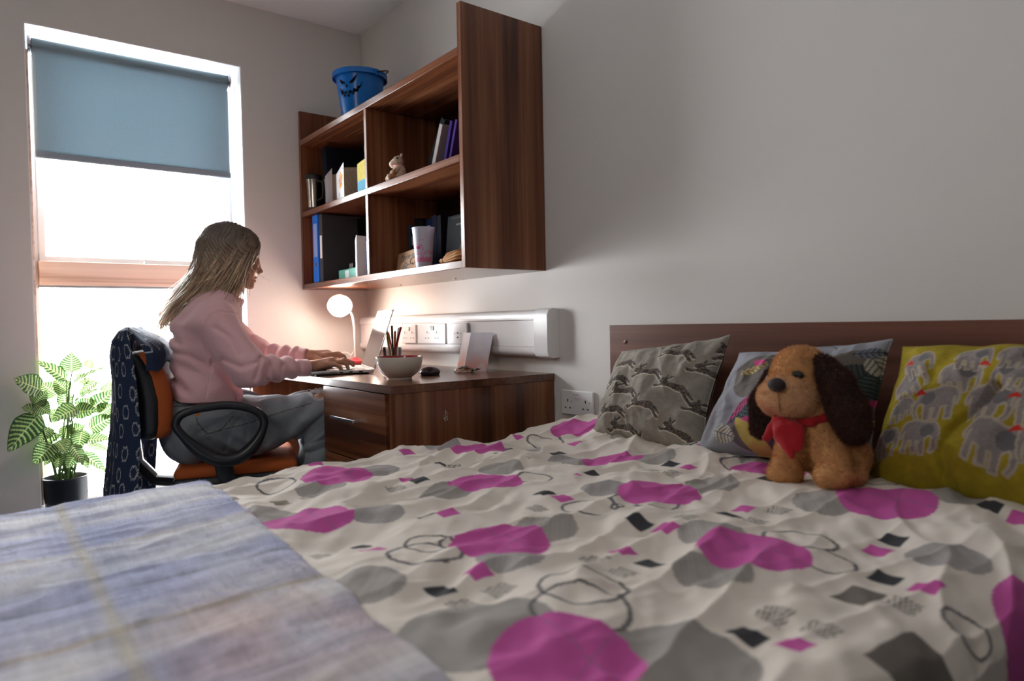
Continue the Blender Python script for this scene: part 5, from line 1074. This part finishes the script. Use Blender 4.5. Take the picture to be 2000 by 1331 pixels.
# base px, tip px, width px, depth base, depth tip, facing
LV_ = [((140, 727), (138, 688), 36, -.02, -.01, .9), ((130, 742), (76, 703), 26, -.02, .03, .5), ((144, 748), (212, 712), 22, -.01, .05, .4), ((133, 765), (105, 741), 30, -.03, -.03, .8), ((150, 745), (178, 735), 24, -.06, -.08, .8), ((128, 795), (122, 755), 26, -.05, -.05, .9), ((146, 785), (196, 755), 24, 0, .06, .4),
      ((112, 772), (78, 748), 34, -.05, -.06, .9), ((80, 762), (28, 740), 42, .06, .12, .8), ((66, 790), (92, 765), 30, .05, .06, .6), ((70, 790), (98, 808), 30, .06, .08, .6), ((74, 812), (16, 878), 46, .08, .15, .85), ((70, 808), (46, 795), 30, .07, .11, .6), ((104, 868), (64, 905), 38, .04, .08, .8), ((112, 880), (88, 905), 24, .0, .05, .6),
      ((152, 798), (100, 818), 42, .02, .04, .6), ((145, 805), (190, 800), 32, .0, .05, .8), ((150, 800), (186, 782), 34, -.02, .0, .8), ((180, 800), (215, 765), 34, -.02, .05, .8), ((176, 838), (222, 812), 34, .0, .05, .8), ((194, 810), (224, 790), 32, .0, .05, .8), ((165, 860), (215, 855), 28, .0, .06, .5),
      ((112, 862), (132, 885), 36, .02, .05, .8), ((160, 840), (152, 880), 30, .01, .03, .8), ((130, 830), (128, 868), 26, -.03, -.03, .9), ((108, 845), (96, 868), 22, -.02, .0, .7), ((150, 885), (130, 915), 26, .02, .05, .8), ((118, 885), (110, 915), 24, .02, .04, .7), ((150, 890), (175, 912), 24, .02, .06, .5), ((160, 885), (210, 918), 24, .0, .05, .4), ((170, 870), (214, 878), 22, -.03, .0, .5),
      ((120, 820), (98, 800), 30, -.04, -.05, .8), ((135, 845), (165, 830), 26, -.03, -.02, .7), ((170, 720), (178, 700), 20, -.08, -.08, .8), ((205, 770), (216, 745), 22, -.05, -.03, .8), ((190, 745), (150, 770), 18, -.05, -.05, .6), ((85, 780), (70, 815), 26, .0, .03, .7), ((140, 870), (165, 905), 24, .03, .06, .7), ((95, 835), (78, 862), 26, .02, .05, .7)]
rs = random.Random(9); ctop = pp+np.array([0, 0, .13]); stm_mb = MB()
for k, (b_, t_, w_, db, dt, fc_) in enumerate(LV_):
    B_ = on(b_[0], b_[1], 0, db); T_ = on(t_[0], t_[1], 0, dt); L_ = np.linalg.norm(T_-B_); Wd = w_*.00245
    X_, C = leafmesh(L_, Wd, .25, rs.uniform(.05, .2), k)
    d = _n(T_-B_); tocam = _n(CP-B_); upv = np.array([0, 0, 1.]); nn_ = _n(tocam*fc_+upv*(1.05-fc_)+np.array([rs.uniform(-.2, .2), rs.uniform(-.3, .3), 0])); y_ = _n(np.cross(nn_, d)); n_ = np.cross(d, y_)
    G = B_+X_[..., :1]*d+X_[..., 1:2]*y_+X_[..., 2:]*n_; MB().grid(G, C).build('leaf', lm_, PLT, world=True, angle=180)
    c0 = ctop+np.array([rs.uniform(-.025, .025), rs.uniform(-.03, .03), 0]); ml = (c0+B_)/2+np.array([0, 0, .03]); sp_ = [c0*(1-t)**2+2*ml*t*(1-t)+B_*t*t for t in np.linspace(0, 1, 10)]
    stm_mb.tube(sp_, np.linspace(.0028, .0018, 10), 6)
stm_mb.tube([ctop, ctop+np.array([.0, .01, .15]), on(135, 765, 0, -.03), on(141, 725, 0, -.02)], [.004, .004, .0035, .002], 8)
stm_mb.build('stems', stm, PLT, world=True)
# ================================================================== light
wd_ = bpy.data.worlds.new('overcast_sky'); SC.world = wd_; wd_.use_nodes = True; bgn = wd_.node_tree.nodes['Background']
bgn.inputs['Color'].default_value = (.93, .97, 1.0, 1); bgn.inputs['Strength'].default_value = 30.0
pl_ = bpy.data.lights.new('window_portal', 'AREA'); pl_.shape = 'RECTANGLE'; pl_.size = WY1-WY0+.02; pl_.size_y = WZ1-WZ0+.02; pl_.cycles.is_portal = True
po = bpy.data.objects.new('window_portal', pl_); COL.objects.link(po); po.location = (GX-.11, (WY0+WY1)/2, (WZ0+WZ1)/2); po.rotation_euler = (PI/2, 0, -PI/2)
# added globe lamp, unseen behind the viewpoint, fills in the person and shelf
CL = empty('added_fill_globe', (2.7, -2.95, ZC), label='added white globe fill light, unseen behind the viewpoint', cat='light')
MB().lathe([(0, -.03), (.05, -.025), (.055, 0), (0, 0)], 30).build('ceiling_rose', whitem, CL)
MB().cyl((0, 0, -.31), (0, 0, -.02), .004, seg=8).build('cord', whitem, CL)
th_ = np.linspace(-PI/2, PI/2, 24); MB().lathe([(.16*math.cos(a), .16*math.sin(a)-.46) for a in th_], 40).build('globe', mat('fill_globe_glow', (.9, .9, .9), .5, emit=(1, .94, .86), es=13.5), CL)
vs = SC.view_settings; vs.view_transform = 'Standard'; vs.look = 'None'; vs.gamma = 1; vs.use_curve_mapping = False; vs.exposure = .74
SC.cycles.max_bounces = 10; SC.cycles.diffuse_bounces = 6; SC.cycles.transparent_max_bounces = 12; SC.cycles.sample_clamp_indirect = 12; SC.cycles.caustics_reflective = False; SC.cycles.caustics_refractive = False
SC.cycles.use_denoising = True
